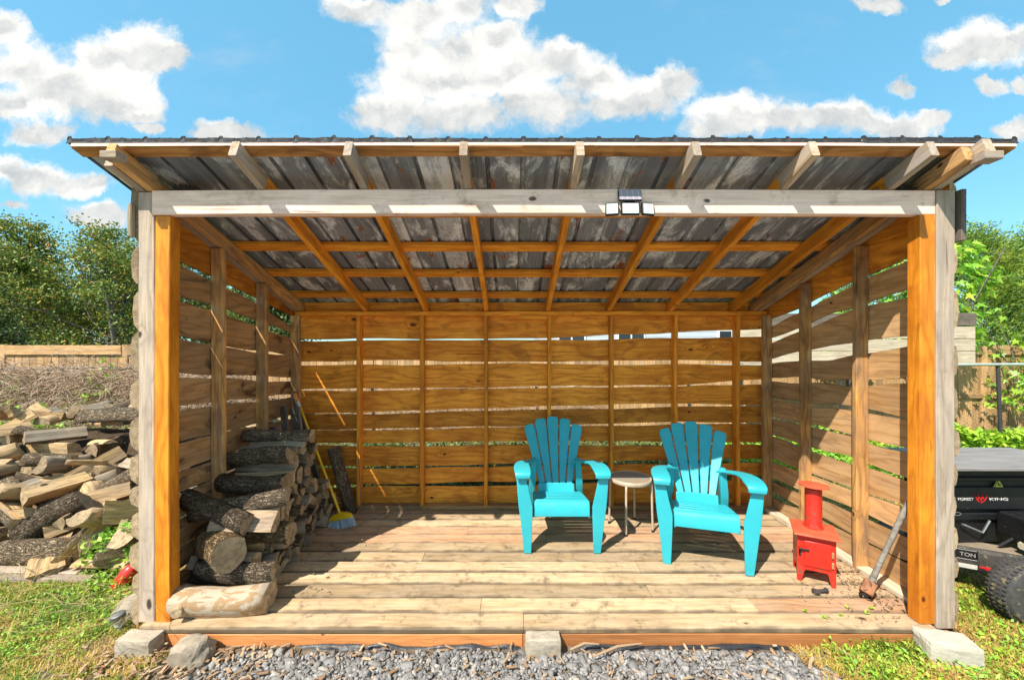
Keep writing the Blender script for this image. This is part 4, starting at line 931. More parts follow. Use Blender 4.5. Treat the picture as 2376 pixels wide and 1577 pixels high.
# the heap outside
mound = []
stepsy = [3.3]+[3.42+.17*k for k in range(7)]+[5.2]
nx_, ny_ = 28, 20; V = []; 
for j in range(ny_+1):
    y = 3.30+(5.5-3.3)*j/ny_
    for i in range(nx_+1):
        x = -6.3+(6.3-2.62)*i/nx_; h = min(max(0, (y-3.40)/.17*.125), .74)*(1 if y < 5.1 else max(0, (5.5-y)/.4)); h *= min(1, (-2.62-x)/.25)*1.0
        V.append((x, y, GZ-.01+h+.02*mnoise.noise(Vector((x*4, y*4, 0)))))
F = [(j*(nx_+1)+i, j*(nx_+1)+i+1, (j+1)*(nx_+1)+i+1, (j+1)*(nx_+1)+i) for j in range(ny_) for i in range(nx_)]
link('bark_litter', mesh('mound', V, F, MOUND, smooth=True), kind='stuff', label='dark bark litter under the firewood heap')
PILE = [(9,-4.897,3.312,-0.008,0.028,-0.009,0.494,0.869),(2,-4.191,3.273,0.045,0.341,-0.633,-0.616,0.32),(2,-3.349,4.888,0.817,0.196,0.261,0.74,0.588),(3,-5.538,4.746,0.798,0.625,0.012,0.004,0.78),(3,-2.894,3.601,0.308,0.174,0.93,-0.322,-0.034),(9,-4.707,3.603,0.316,0.786,0.54,-0.154,-0.258),(2,-2.772,3.271,-0.058,0.009,-0.001,-0.785,-0.619),(0,-3.807,2.724,0.079,0.568,-0.236,0.273,-0.74),(5,-5.093,4.765,0.817,0.761,-0.617,0.131,-0.153),(5,-4.559,3.408,0.054,0.752,-0.317,-0.49,0.307),(1,-3.36,3.193,0.21,0.371,0.606,0.703,-0.026),(4,-4.048,3.379,0.054,0.687,0.089,-0.055,-0.719),(9,-4.115,4.746,0.863,0.205,0.145,0.516,0.819),(2,-4.531,4.98,0.816,0.39,-0,-0.031,0.92),(1,-2.59,3.805,-0.045,0.282,0.671,0.628,0.274),(8,-3.438,3.439,0.084,0.341,0.937,0.046,0.066),(4,-5.283,3.988,0.426,0.035,-0.061,0.927,-0.367),(4,-5.065,3.416,0.108,0.261,-0.097,0.136,0.951),(6,-3.211,3.335,-0.016,0.914,0.372,-0.018,0.162),(7,-5.343,3.154,0.076,0.615,-0.154,-0.192,-0.749),(8,-4.035,3.741,0.315,0.246,0.089,0.454,-0.852),(0,-3.064,4.921,0.839,0.085,0.147,0.858,0.486),(0,-4.572,2.564,-0.016,0.068,-0.68,-0.727,0.069),(6,-3.672,4.048,0.491,0.278,-0.538,-0.786,-0.124),(5,-4.99,5.112,0.828,0.648,0.761,0.031,0.025),(7,-2.616,4.712,0.929,0.595,-0.154,0.77,0.171),(9,-4.798,3.498,0.149,0.103,-0.13,-0.984,-0.062),(2,-5.195,3.668,0.175,0.506,-0.862,-0.011,0.013),(4,-5.903,3.375,-0.023,0.049,-0.037,0.943,0.327),(4,-4.342,3.616,0.185,0.95,0.292,0.006,-0.114),(9,-4.389,5.057,0.931,0.585,0.779,0.041,-0.222),(4,-5.67,4.414,0.771,0.594,-0.63,-0.5,0.024),(7,-5.441,3.257,0.131,0.592,-0.315,0.141,0.728),(3,-4.581,4.658,0.798,0.764,0.004,-0.012,-0.646),(7,-5.407,4.974,0.876,0.62,-0.234,-0.263,0.701),(3,-5.821,3.487,0.059,0.083,0.996,-0.025,-0.001),(7,-3.163,3.106,0.059,0.399,0.021,0.016,0.916),(2,-4.942,3.817,0.332,0.085,-0.17,0.982,-0.002),(4,-4.085,3.339,-0.071,0.637,-0.771,-0.006,0),(5,-5.874,3.683,0.423,0.832,-0.275,0.395,-0.277),(8,-3.117,3.316,0.144,0.74,-0.06,-0.116,-0.66),(5,-3.517,3.201,0.07,0.852,0.41,-0.248,-0.211),(5,-3.889,3.439,0.076,0.426,-0.119,-0.703,0.557),(7,-5.379,4.153,0.714,0.841,-0.108,0.013,-0.531),(6,-4.498,2.112,-0.087,0.587,0.091,-0.128,-0.794),(6,-5.676,3.208,0.02,0.142,0.911,-0.33,0.205),(7,-2.711,3.378,0.022,0.862,0.507,0.02,0.004),(7,-5.151,3.257,0.123,0.166,-0.828,0.534,0.026),(5,-4.763,4.807,0.821,0.446,-0.591,-0.529,0.416),(3,-5.492,3.695,0.27,0.072,0.646,-0.564,-0.509),(5,-5.65,3.671,0.259,0.665,-0.328,-0.548,0.388),(9,-2.955,2.788,-0.027,0.121,-0.548,0.81,-0.17),(8,-2.956,3.1,0.136,0.361,-0.657,0.442,-0.493),(6,-6.017,3.509,0.304,0.689,-0.044,-0.16,0.706),(8,-5.505,3.366,0.285,0.534,0.041,-0.045,-0.843),(0,-5.214,3.161,0.235,0.764,-0.106,0.236,-0.59),(4,-2.696,3.247,0.103,0.233,0.951,0.137,0.151),(1,-3.664,2.73,-0.059,0.002,0.962,-0.274,0.001),(0,-3.237,3.655,0.272,0.265,-0.093,-0.789,0.547),(2,-4.781,3.388,0.273,0.55,-0.57,-0.607,-0.063),(6,-5.087,3.615,0.381,0.296,-0.682,0.657,-0.126),(0,-2.708,2.958,0.124,0.366,-0.148,0.371,0.841),(6,-5.567,3.363,0.165,0.127,-0.982,-0.093,-0.103),(2,-2.86,3.547,0.161,0.19,0.028,0.252,-0.948),(2,-3.494,3.668,0.238,0.46,-0.762,0.454,0.034),(3,-5.937,4.877,0.825,0.158,-0.67,-0.7,0.192),(3,-3.363,2.641,-0.056,0.091,-0.844,-0.524,0.076),(3,-5.783,3.419,0.246,0.826,0.053,-0.285,-0.484),(5,-4.06,2.934,0.059,0.575,-0.085,0.135,-0.802),(6,-3.63,3.065,0.014,0.288,-0.857,0.428,0.002),(9,-3.614,3.654,0.439,0.247,0.17,0.624,-0.721),(1,-2.738,2.58,-0.059,0.007,0.55,-0.835,-0.009),(3,-3.679,2.318,-0.022,0.234,0.101,-0.09,0.963),(5,-4.133,5.13,0.948,0.181,-0.922,0.075,0.333),(9,-4.843,1.801,-0.013,0.501,0.327,0.421,0.682),(4,-5.894,4.547,0.866,0.111,-0.131,-0.781,-0.601),(8,-4.942,4.185,0.579,0.984,0.177,0.001,-0.001),(6,-5.857,3.251,0.054,0.027,0.997,0.015,0.074),(5,-5.597,4.032,0.519,0.146,0.634,-0.489,-0.582),(9,-4.367,4.66,0.901,0.086,-0.328,-0.939,-0.06),(1,-4.483,3.767,0.322,0.16,0.08,-0.121,0.976),(5,-4.472,3.366,0.205,0.29,0.057,0.308,-0.904),(1,-2.822,5.075,0.841,0.38,0.921,-0.035,-0.078),(0,-4.446,3.228,0.097,0.182,-0.799,-0.482,0.309),(1,-5.408,3.937,0.565,0.903,-0.111,-0.083,0.408),(2,-5.939,3.64,0.232,0.403,-0.763,-0.503,-0.043),(5,-5.877,3.256,0.176,0.217,-0.188,-0.365,0.886),(3,-3.14,2.351,-0.062,0.002,-0.001,-0.966,-0.258),(0,-3.195,2.643,0.027,0.601,0.393,0.207,0.665),(6,-4.98,4.818,0.87,0.004,-0.402,-0.812,0.424),(1,-4.811,5.026,0.992,0.306,0.209,0.648,-0.666),(6,-3.767,2.01,-0.084,0.159,-0.981,-0.111,0.019),(2,-5.783,2.315,-0.077,0.177,-0.346,0.82,-0.42),(3,-4.279,3.213,0.107,0.763,-0.19,-0.289,0.546),(5,-4.014,3.97,0.452,0.03,0.023,-0.763,-0.646),(7,-5.661,3.663,0.407,0.785,0.331,-0.051,-0.522),(0,-5.084,3.419,0.464,0.782,-0.344,0.298,-0.426),(5,-4.961,3.837,0.459,0.606,-0.223,-0.212,0.734),(1,-5.85,2.849,-0.057,0.084,0.887,0.452,0.051),(7,-3.976,2.627,-0.051,0.039,-0.802,0.595,-0.031),(5,-5.191,3.538,0.203,0.648,-0.708,-0.273,-0.059),(4,-2.988,3.333,0.19,0.255,-0.136,-0.764,0.576),(0,-3.811,3.565,0.227,0.325,0.178,-0.424,0.826),(9,-4.409,2.895,0.083,0.252,-0.676,0.23,0.653),(7,-3.938,2.959,0.146,0.832,0.216,0.144,0.491),(4,-2.68,2.7,0.042,0.242,-0.431,-0.779,0.385),(5,-4.93,4.866,0.954,0.14,-0.039,0.033,0.989),(8,-3.991,3.344,0.127,0.44,-0.123,-0.75,0.478),(2,-3.682,3.463,0.303,0.19,-0.277,0.872,-0.355),(1,-5.832,4.965,0.905,0.349,-0.819,-0.305,0.339),(8,-3.674,3.333,0.189,0.601,-0.715,-0.332,0.133),(6,-4.926,3.049,0.017,0.425,0.304,-0.035,-0.852),(6,-4.728,2.905,-0.026,0.13,-0.805,-0.574,-0.076),(1,-5.036,2.925,0.084,0.05,0.56,-0.6,-0.57),(4,-4.867,2.732,-0.007,0.542,0.785,0.098,0.283),(5,-3.808,4.624,0.819,0.155,-0.909,-0.381,0.065),(9,-5.094,2.118,-0.013,0.546,0.333,-0.416,-0.646),(1,-5.293,3.534,0.373,0.584,0.018,0.263,0.768),(2,-4.084,3.813,0.495,0.322,-0.463,0.817,-0.122),(7,-4.145,3.239,0.251,0.178,0.956,-0.145,-0.182),(6,-5.018,1.672,-0.087,0.618,0.106,0.138,0.767),(6,-4.647,3.25,0.256,0.844,0.44,-0.014,0.307),(9,-5.208,3.84,0.532,0.646,0.67,0.093,0.353),(7,-4.065,4.892,0.937,0.415,-0.298,-0.202,-0.836),(6,-3.147,3.836,0.362,0.224,0.97,0.009,-0.096),(4,-5.574,2.739,-0.075,0.027,-0.043,0.929,-0.367),(8,-4.949,4.213,0.686,0.354,-0.802,-0.43,0.215),(4,-5.222,2.489,-0.067,0.937,0.096,-0.039,-0.332),(7,-5.142,5.13,1.018,0.604,-0.793,0.056,0.067),(0,-3.42,3.359,0.262,0.87,0.339,0.022,0.358),(6,-5.553,4.818,0.911,0.246,-0.909,0.242,-0.236),(6,-2.895,4.539,0.788,0.706,0.122,0.125,0.686),(4,-3.101,4.192,0.559,0.601,0.799,-0.027,-0.014),(4,-4.241,3.131,0.201,0.182,-0.249,-0.883,0.353),(5,-2.636,4.074,0.055,0.193,-0.681,0.634,-0.311),(7,-5.218,4.683,0.914,0.222,-0.89,-0.357,-0.175),(4,-4.416,3.118,0.301,0.727,0.668,-0.154,-0.042),(5,-3.415,3.956,0.464,0.085,-0.8,-0.513,-0.301),(1,-4.017,2.307,-0.043,0.246,-0.931,0.262,-0.067),(4,-4.266,2.474,-0.069,0.265,-0.867,-0.404,0.121),(5,-4.199,3.41,0.355,0.29,-0.486,0.43,-0.703),(0,-3.084,3.235,0.313,0.82,-0.524,0.19,-0.127),(9,-4.331,4.15,0.606,0.367,0.928,-0.056,-0.026),(5,-2.564,3.725,0.153,0.63,-0.322,0.489,-0.51),(0,-5.969,3.04,0.154,0.628,-0.04,-0.47,0.619),(8,-4.672,3.959,0.466,0.964,-0.149,0.074,-0.207),(1,-2.859,3.401,0.265,0.208,-0.023,-0.951,0.229),(2,-4.074,3.474,0.397,0.132,0.598,-0.765,-0.199),(3,-4.307,3.654,0.382,0.882,0.125,0.031,0.453),(9,-4.346,3.798,0.516,0.319,-0.639,0.549,-0.433)]
def zone(x, y, z):
    v = 'crest' if z > .78 else ('top slope' if z > .62 else ('upper slope' if z > .47 else ('middle' if z > .3 else ('lower slope' if z > .15 else ('low rows' if z > .02 else 'foot')))))
    h = 'against the shed' if x > -2.95 else ('close to the shed' if x > -3.25 else ('in its near third' if x > -3.6 else ('centrally' if x > -3.95 else ('beyond centre' if x > -4.35 else 'at its far end'))))
    return f'heap {v}, {h}'
for (v, x, y, z, qw, qx, qy, qz) in PILE:
    if y < 3.02 or z < -.2 or x > -2.60 or z > .90: continue
    M = Matrix.Translation((x, y, z)) @ Quaternion((qw, qx, qy, qz)).to_matrix().to_4x4()
    if LOGV[v][0] == 'round' and rs.random() < .75: v = rs.choice([1, 2, 3, 4, 6, 7, 8])
    ax = M.to_3x3() @ Vector((1, 0, 0))
    if abs(ax.y) < .55 and abs(ax.z) < .5 and rs.random() < .45: M = Matrix.Translation((x, y, z)) @ Matrix.Rotation(PI/2+rs.uniform(-.4, .4), 4, 'Z') @ Quaternion((qw, qx, qy, qz)).to_matrix().to_4x4()
    ax = M.to_3x3() @ Vector((1, 0, 0)); side = 'end outward' if abs(ax.y) > .7 else ('lengthwise' if abs(ax.x) > .88 else ('tipped up' if abs(ax.z) > .35 else ('aslant rightward' if ax.x*ax.y > 0 else 'aslant leftward')))
    if rs.random() < .55:
        M2 = Matrix.Translation((x+rs.uniform(-.14, .14), y-rs.uniform(.03, .09), z+rs.uniform(.02, .07))) @ Matrix.Rotation(rs.choice([PI/2, 0, .5])+rs.uniform(-.5, .5), 4, 'Z') @ Matrix.Rotation(rs.gauss(0, .2), 4, 'Y') @ Matrix.Rotation(rs.uniform(0, 6.28), 4, 'X') @ Matrix.Scale(rs.uniform(.6, .78), 4)
        v2 = rs.choice([1, 2, 3, 4, 6, 7]); d2 = rs.choice([0, 2, 2, 3, 4]); a2 = M2.to_3x3() @ Vector((1, 0, 0))
        if M2.translation.x < -2.75 and M2.translation.y > 3.08:
            o = link('firewood_log', logmesh(v2, d2), M2); tag(o, f'{dict(((0, "barky"), (2, "pale"), (3, "silvered"), (4, "dull")))[d2]} short {kindw[LOGV[v2][0]]} piece, {"end outward" if abs(a2.y) > .6 else "sideways"}, {zone(x, y, z)}', 'log', 'firewood logs heaped outside the shed')
    o = link('firewood_log', logmesh(v, dk := rs.choice([0, 0, 2, 2, 2, 3, 4])), M); tag(o, f'{dict(((0, "barky"), (2, "pale"), (3, "silvered"), (4, "dull")))[dk]} {"thick" if LOGV[v][1] > .105 or (LOGV[v][0] == "round" and LOGV[v][1] > .08) else "slim"} {kindw[LOGV[v][0]]} log, {side}, {zone(x, y, z)}', 'log', 'firewood logs heaped outside the shed')
def big(geo, seed, p, rot, label, mats=None): placed_log(geo, seed, p, rot, label, mats or [BARK, SPLIT, ENDG], 'firewood logs heaped outside the shed')
big(('half', .13, .95), 801, (-4.3, 4.35, .89), Euler((.1, 0, .02)), 'long thick log with deeply ridged bark along the crest of the heap')
big(('round', .085, .50), 802, (-3.72, 4.25, .86), Euler((.1, 0, .1)), 'round log with a black hollow end beside the ridged crest log', [BARK, SPLIT, BARKD])
big(('quarter', .13, .55), 803, (-3.25, 4.15, .84), Euler((.3, .06, .05)), 'fresh pale wedge log high on the heap close to the shed')
big(('round', .098, .62), 804, (-3.75, 3.12, .02), Euler((.1, 0, .04)), 'thick ridged-bark round lying at the front foot of the heap')
big(('slab', .12, .46), 805, (-3.14, 3.05, -.03), Euler((.2, 0, -.06)), 'pale yellow split slab flat on the grass at the heap foot', [SPLIT, SPLIT, ENDG])
big(('quarter', .14, .50), 806, (-3.40, 3.12, .17), Euler((.8, -.85, .55)), 'split log propped steeply with stringy face at the heap foot', [BARK, SPLIT, ENDG])
big(('quarter', .13, .50), 807, (-3.05, 3.18, .12), Euler((.3, -.65, .5)), 'fresh yellow split log propped aslant nearest the shed corner', [SPLIT, SPLIT, ENDG])
big(('half', .12, .50), 808, (-3.78, 3.22, .22), Euler((2.1, -.55, .3)), 'dark hollow half log resting on the front of the heap', [BARKD, SPLIT, ENDG])
lean('ground_board', (-4.6, 3.02, GZ+.05), (-3.30, 2.98, GZ+.05), .09, .03, W_GREY, 'weathered board lying on the grass in front of the heap, the farther one', 'board', z=(0, 0, 1), grp='boards lying on the grass', var=2)
lean('ground_board', (-4.6, 2.90, GZ+.045), (-3.14, 2.90, GZ+.045), .06, .03, W_GREY, 'weathered board lying on the grass in front of the heap, the nearer one', 'board', z=(0, 0, 1), grp='boards lying on the grass', var=3)

# ------------------------------------------------------------------ solar floodlight on the beam
fl = empty('solar_floodlight', (.685, 2.327, 2.50), label='three-head solar security light fixed to the front beam', cat='light')
Mf = lambda x, y, z, rx=0, rzz=0: Matrix.Translation((x, y, z)) @ Matrix.Rotation(rzz, 4, 'Z') @ Matrix.Rotation(rx, 4, 'X')
pn = link('solar_panel', G().box((0, 0, 0), (.138, .012, .082), .003).mesh('pn', BLACKM), Mf(.698, 2.300, 2.548, -.35), fl)
link('solar_cells', G().box((0, -.0075, 0), (.130, .003, .074), .001).mesh('sc', SOLAR), Mf(.698, 2.300, 2.548, -.35), pn)
link('bracket', G().box((0, 0, 0), (.06, .03, .05), .003).mesh('bk', BLACKM), Mf(.698, 2.312, 2.49), fl)
for x_, a_, w_ in ((.592, -.18, .078), (.698, 0, .108), (.803, .18, .078)):
    h_ = link('lamp_head', G().box((0, 0, 0), (w_, .018, .076), .004).mesh('lh', BLACKM), Mf(x_, 2.290+abs(a_)*.03, 2.463, -.12, a_), fl)
    link('lens', G().box((0, -.010, 0), (w_-.012, .004, .063), .002).mesh('ln', LED), Mf(x_, 2.290+abs(a_)*.03, 2.463, -.12, a_), h_)

# ------------------------------------------------------------------ birds' nests in the rafters
def nest(name, c, s, n, label, seed):
    r = random.Random(seed); g = G()
    for k in range(n):
        a = r.uniform(0, 6.28); q = r.uniform(.1, 1); p = Vector((c[0]+s[0]*q*math.cos(a), c[1]+s[1]*q*math.sin(a), c[2]+s[2]*r.uniform(-1, 1)*(1.2-q)))
        t = Vector((-math.sin(a)+r.uniform(-.5, .5), math.cos(a)+r.uniform(-.5, .5), r.uniform(-.25, .3))).normalized()*r.uniform(.02, .06)
        g.tube([p-t, p+Vector((r.uniform(-.006, .006),)*3), p+t], .0012, 3, cap=False)
    tag(link(name, g.mesh('nest', NEST)), label, 'nest')
nest('bird_nest', (-2.02, 2.42, 2.62), (.085, .06, .035), 420, 'dark twig nest tucked under the roof at the left end of the beam', 4)
nest('bird_nest', (2.36, 2.40, 2.62), (.13, .06, .035), 420, 'loose twig nest under the roof at the right end of the beam', 5)

# ------------------------------------------------------------------ blocks, rocks, small things at the deck edge
def block(name, c, d, rzd, label, seed, mat=None):
    r = random.Random(seed); bm = bmesh.new(); bmesh.ops.create_cube(bm, size=1)
    bmesh.ops.subdivide_edges(bm, edges=bm.edges[:], cuts=5, use_grid_fill=True)
    for v in bm.verts:
        p = v.co.copy(); k = 1-.05*max(0, (sorted(map(abs, p))[1]*2)**6)
        v.co = Vector((p.x*d[0], p.y*d[1], p.z*d[2]))*k+.004*mnoise.noise_vector(p*5+Vector((seed, 0, 0)))
    me = bpy.data.meshes.new('block'); bm.to_mesh(me); bm.free(); me.materials.append(mat or CONC)
    return tag(link(name, me, rz(c[0], c[1], rzd, c[2])), label, 'block', 'concrete support blocks')
block('concrete_block', (-2.145, 2.235, -.066), (.215, .10, .115), -3, 'concrete block topped with dirt at the left deck corner', 1)
block('concrete_block', (.178, 2.232, -.085), (.205, .085, .155), 0, 'concrete block standing against the middle of the deck edge', 2)
block('concrete_block', (2.46, 2.195, -.057), (.25, .145, .13), -14, 'pale chipped concrete block askew in the grass by the right post', 3, plain('pale_concrete', (.44, .40, .33), .95, .12, 9., bump=.004, bscale=45., spec=.2))
def rock(c, s, seed, label):
    bm = bmesh.new(); bmesh.ops.create_icosphere(bm, subdivisions=4, radius=1)
    for v in bm.verts:
        p = v.co.copy(); n = mnoise.noise(p*1.1+Vector((seed*7, 0, 0)))*.30+mnoise.noise(p*3.1+Vector((seed*3, 0, 0)))*.09+mnoise.noise(p*8)*.03
        q = p*(1+n); q = Vector([max(-.8, min(.86, t)) for t in q]); v.co = Vector((q.x*s[0], q.y*s[1], q.z*s[2]))
    me = bpy.data.meshes.new('rock'); bm.to_mesh(me); bm.free(); me.materials.append(ROCK)
    tag(link('rock', me, c), label, 'rock')
rock((-1.80, 2.185, -.065), (.125, .10, .085), 1, 'rounded grey boulder in front of the deck beside the dirt-topped block')
rock((-2.50, 2.62, -.10), (.15, .17, .10), 2, 'low tan rock half buried behind the solar garden light')
sl = empty('garden_light', (-2.425, 2.42, GZ), label='small round solar garden light tilted beside the left deck corner', cat='light')
Ms = Matrix.Translation((-2.425, 2.42, GZ-.045)) @ Matrix.Rotation(-.10, 4, 'Y') @ Matrix.Rotation(.12, 4, 'X')
link('cap', G().lathe([(0, .172), (.026, .172), (.037, .166), (.037, .140), (.030, .136), (0, .136)], 24).mesh('cap', CHROME, auto=40), Ms, sl)
link('stem', G().lathe([(.010, 0), (.012, .09), (.026, .095), (.026, .136)], 12).mesh('stem', plain('clear_grey_plastic', (.4, .42, .4), .3)), Ms, sl)
rp = empty('plastic_jug', (-2.84, 2.86, GZ), label='red plastic jug with clear neck lying behind the left corner post', cat='jug')
Mr = frame((-2.84, 2.86, -.03), (.42, .2, .75), (0, 0, 1))
link('body', G().lathe([(0, -.10), (.042, -.098), (.052, -.08), (.052, .02), (.04, .06), (.02, .085), (0, .087)], 16).mesh('jug', REDP, auto=50), Mr @ Matrix.Rotation(PI/2, 4, 'Y'), rp)
link('neck', G().lathe([(.018, .083), (.03, .09), (.032, .15), (.0, .152)], 16).mesh('neck', WHITEP, auto=50), Mr @ Matrix.Rotation(PI/2, 4, 'Y'), rp)

# landscape fabric bunched along the rim board
def fabric(x0, x1, label, seed):
    r = random.Random(seed); n = 90; V = []; w = smoothwob(seed, .012, 5); w2 = smoothwob(seed+3, .010, 6)
    for i in range(n+1):
        x = x0+(x1-x0)*i/n; k = math.sin(PI*i/n)**.4; t = -.094+w(x*3)*.9+.018*(k-1)
        V += [(x, 2.276, min(t, -.045)), (x, 2.268-.006*k, t-.006), (x, 2.258+w2(x*6)*.7, t-.016), (x, 2.245+w2(x*9), t-.028), (x, 2.225+w2(x*5)*.8, GZ+.010)]
    F = [(i*5+j, (i+1)*5+j, (i+1)*5+j+1, i*5+j+1) for i in range(n) for j in range(4)]
    g = G(); g.V = V; g.F = F; g.M = [0]*len(F)
    o = tag(link('landscape_fabric', g.mesh('fab', FABRIC, smooth=True)), label, 'fabric')
    f = G()
    for k in range(420):
        x = x0+(x1-x0)*r.random(); t = min(-.05, -.094+w(x*3)*.9); l = r.uniform(.008, .020); top = r.random() < .5
        z0 = t if top else t-.03; y0 = 2.268 if top else 2.243; sg = 1 if top else -1
        f.add([(x-.0008, y0, z0), (x+.0008, y0, z0), (x+r.uniform(-.004, .004), y0-.006, z0+sg*l)], [(0, 1, 2)])
    link('fringe', f.mesh('fringe', FABRIC), None, o, kind='stuff')
fabric(-1.50, .05, 'black landscape fabric edge bunched along the left half of the deck', 3)
fabric(.33, 1.75, 'black landscape fabric edge bunched along the right half of the deck', 6)

# gravel
def gravel():
    rg = np.random.default_rng(4); N = 19000
    x = rg.uniform(-1.78, 1.85, N); y = rg.uniform(1.45, 2.228, N)
    keep = (y > 1.45) & (x > -1.45-.35*(2.28-y)/.3+rg.normal(0, .06, N)) & (x < 1.72+.25*(y-2.2)+rg.normal(0, .05, N)); x, y = x[keep], y[keep]; N = len(x)
    z = GZ+.006+rg.uniform(0, .018, N)+.010*np.sin(x*5)*np.sin(y*7+1); s = rg.lognormal(-4.42, .40, N)
    cube = np.array([(-1,-1,-1),(1,-1,-1),(1,1,-1),(-1,1,-1),(-1,-1,1),(1,-1,1),(1,1,1),(-1,1,1)], float)
    V = cube[None]*(1+rg.uniform(-.45, .35, (N, 8, 3))); V *= np.stack([rg.uniform(.8, 1.5, N), rg.uniform(.55, 1., N), rg.uniform(.28, .6, N)], 1)[:, None, :]*s[:, None, None]*.8
    V[:, 4:, :2] *= rg.uniform(.5, .95, (N, 1, 1))
    a = rg.uniform(0, 6.28, N); b = rg.normal(0, .5, N); c = rg.normal(0, .5, N)
    def rot(V, a, i, j): co, si = np.cos(a)[:, None], np.sin(a)[:, None]; p, q = V[:, :, i].copy(), V[:, :, j].copy(); V[:, :, i] = p*co-q*si; V[:, :, j] = p*si+q*co
    rot(V, b, 1, 2); rot(V, c, 0, 2); rot(V, a, 0, 1); V += np.stack([x, y, z], 1)[:, None, :]
    f = np.array([(3,2,1,0),(4,5,6,7),(0,1,5,4),(1,2,6,5),(2,3,7,6),(3,0,4,7)]); F = (f[None]+8*np.arange(N)[:, None, None]).reshape(-1, 4)
    link('gravel', npmesh('gravel', V.reshape(-1, 3), F, GRAVEL), kind='stuff', label='angular grey gravel along the deck front')
gravel()
def chips(name, n, box, seed, mat, L=(.02, .07), label='', z=.03, w=.006):
    r = random.Random(seed); g = G()
    for k in range(n):
        x, y = r.uniform(box[0], box[1]), r.uniform(box[2], box[3]); zz = z+r.uniform(0, .02); l = r.uniform(*L)
        M = Matrix.Translation((x, y, zz)) @ Euler((r.uniform(-.4, .4), r.uniform(-.3, .3), r.uniform(0, 3.14))).to_matrix().to_4x4()
        ww = r.uniform(.5, 1.6)*w
        g.add([(-l/2, -ww, 0), (l*.3, -ww*.8, .002), (l/2, 0, 0), (l*.2, ww, .001), (-l/2, ww*.6, 0), (-l/2, -ww, .004), (l*.3, -ww*.8, .006), (l/2, 0, .004), (l*.2, ww, .005), (-l/2, ww*.6, .004)],
              [(4, 3, 2, 1, 0), (5, 6, 7, 8, 9)]+[(i, (i+1) % 5, 5+(i+1) % 5, 5+i) for i in range(5)], 0, M)
    link(name, g.mesh(name, mat), kind='stuff', label=label)
chips('wood_chips', 330, (-2.5, 1.9, 1.7, 2.26), 1, CHIP, label='bark chips scattered over the gravel', z=GZ+.024)
chips('wood_chips', 220, (-2.4, -1.35, 1.9, 2.26), 2, CHIP, label='bark chips on the bare soil by the left block', z=GZ+.025)
chips('wood_debris', 170, (2.30, 2.56, 2.42, 3.0), 3, CHIP, (.008, .03), 'bark and straw litter along the foot of the right wall', z=.002, w=.003)
chips('wood_debris', 60, (1.9, 2.4, 2.3, 2.7), 5, CHIP, (.006, .02), 'straw bits on the deck by the right post', z=.002, w=.002)
chips('wood_debris', 90, (-2.2, -1.2, 2.5, 3.9), 4, CHIP, (.008, .03), 'bark crumbs on the deck around the firewood', z=.002, w=.004)
for k, (p, q, lab) in enumerate((((-.05, 2.10), (.02, 2.17), 'bent twig lying on the gravel left of the middle block'), ((.33, 2.20), (.50, 2.235), 'flat splinter of wood lying beside the middle block'), ((.45, 2.15), (.75, 2.24), 'long thin twig on the gravel right of the middle block'))):
    g = G().tube([(p[0], p[1], GZ+.055), ((p[0]+q[0])/2, (p[1]+q[1])/2+.01, GZ+.07), (q[0], q[1], GZ+.06)], [.006, .007, .004], 6)
    tag(link('twig', g.mesh('twig', CHIP)), lab, 'twig')
# ------------------------------------------------------------------ fences behind the shed
FY = 7.7
wf = empty('wooden_fence', (0, FY, GZ), label='tan board fence with a top rail running behind the shed', cat='fence')
pk = [lumber(1.70, .138, .020, W_FENCE, .002, v) for v in range(4)]
x = -13.0; k = 0
while x < 13.5:
    link('board', pk[k % 4], frame((x, FY, GZ+.02+.85+R.uniform(-.006, .006)), (0, 0, 1), (0, -1, 0)) @ Matrix.Rotation(PI*(k % 2), 4, 'Z'), wf); x += .146; k += 1
x = -12.52; k = 0
while x < 13:
    bar('fence_post', (x, FY+.02, GZ), (x, FY+.02, 1.735), .11, .11, W_FENCE, wf, z=(0, 1, 0)); 
    bar('top_rail', (x+.06, FY-.032, 1.625), (x+2.37, FY-.032, 1.625), .03, .185, W_FENCE, wf, var=k % 3)
    bar('mid_rail', (x+.06, FY-.035, .72), (x+2.37, FY-.035, .72), .045, .085, W_FENCE, wf, var=k % 3); x += 2.43; k += 1
CY = 6.6
cf = empty('chain_link_fence', (0, CY, GZ), label='chain-link fence with round top rail in front of the board fence', cat='fence')
def railz(x): return 1.345+.0045*x
for a, b, m in ((-12, -2.4, DARKRAIL), (-2.4, 3., DARKRAIL), (3., 12, PVCG)):
    link('top_rail', G().tube([(a, CY, railz(a)), (b, CY, railz(b))], .026 if m is PVCG else .02, 10).mesh('rail', m, auto=60), Matrix(), cf)
for x in (-10.6, -7.9, -5.2, -2.4, .4, 3., 5.6, 8.29, 11.2):
    link('fence_post', G().tube([(x+.06, CY+.02, GZ), (x, CY+.02, railz(x))], .026, 10).mesh('post', DARKRAIL, auto=60), Matrix(), cf)
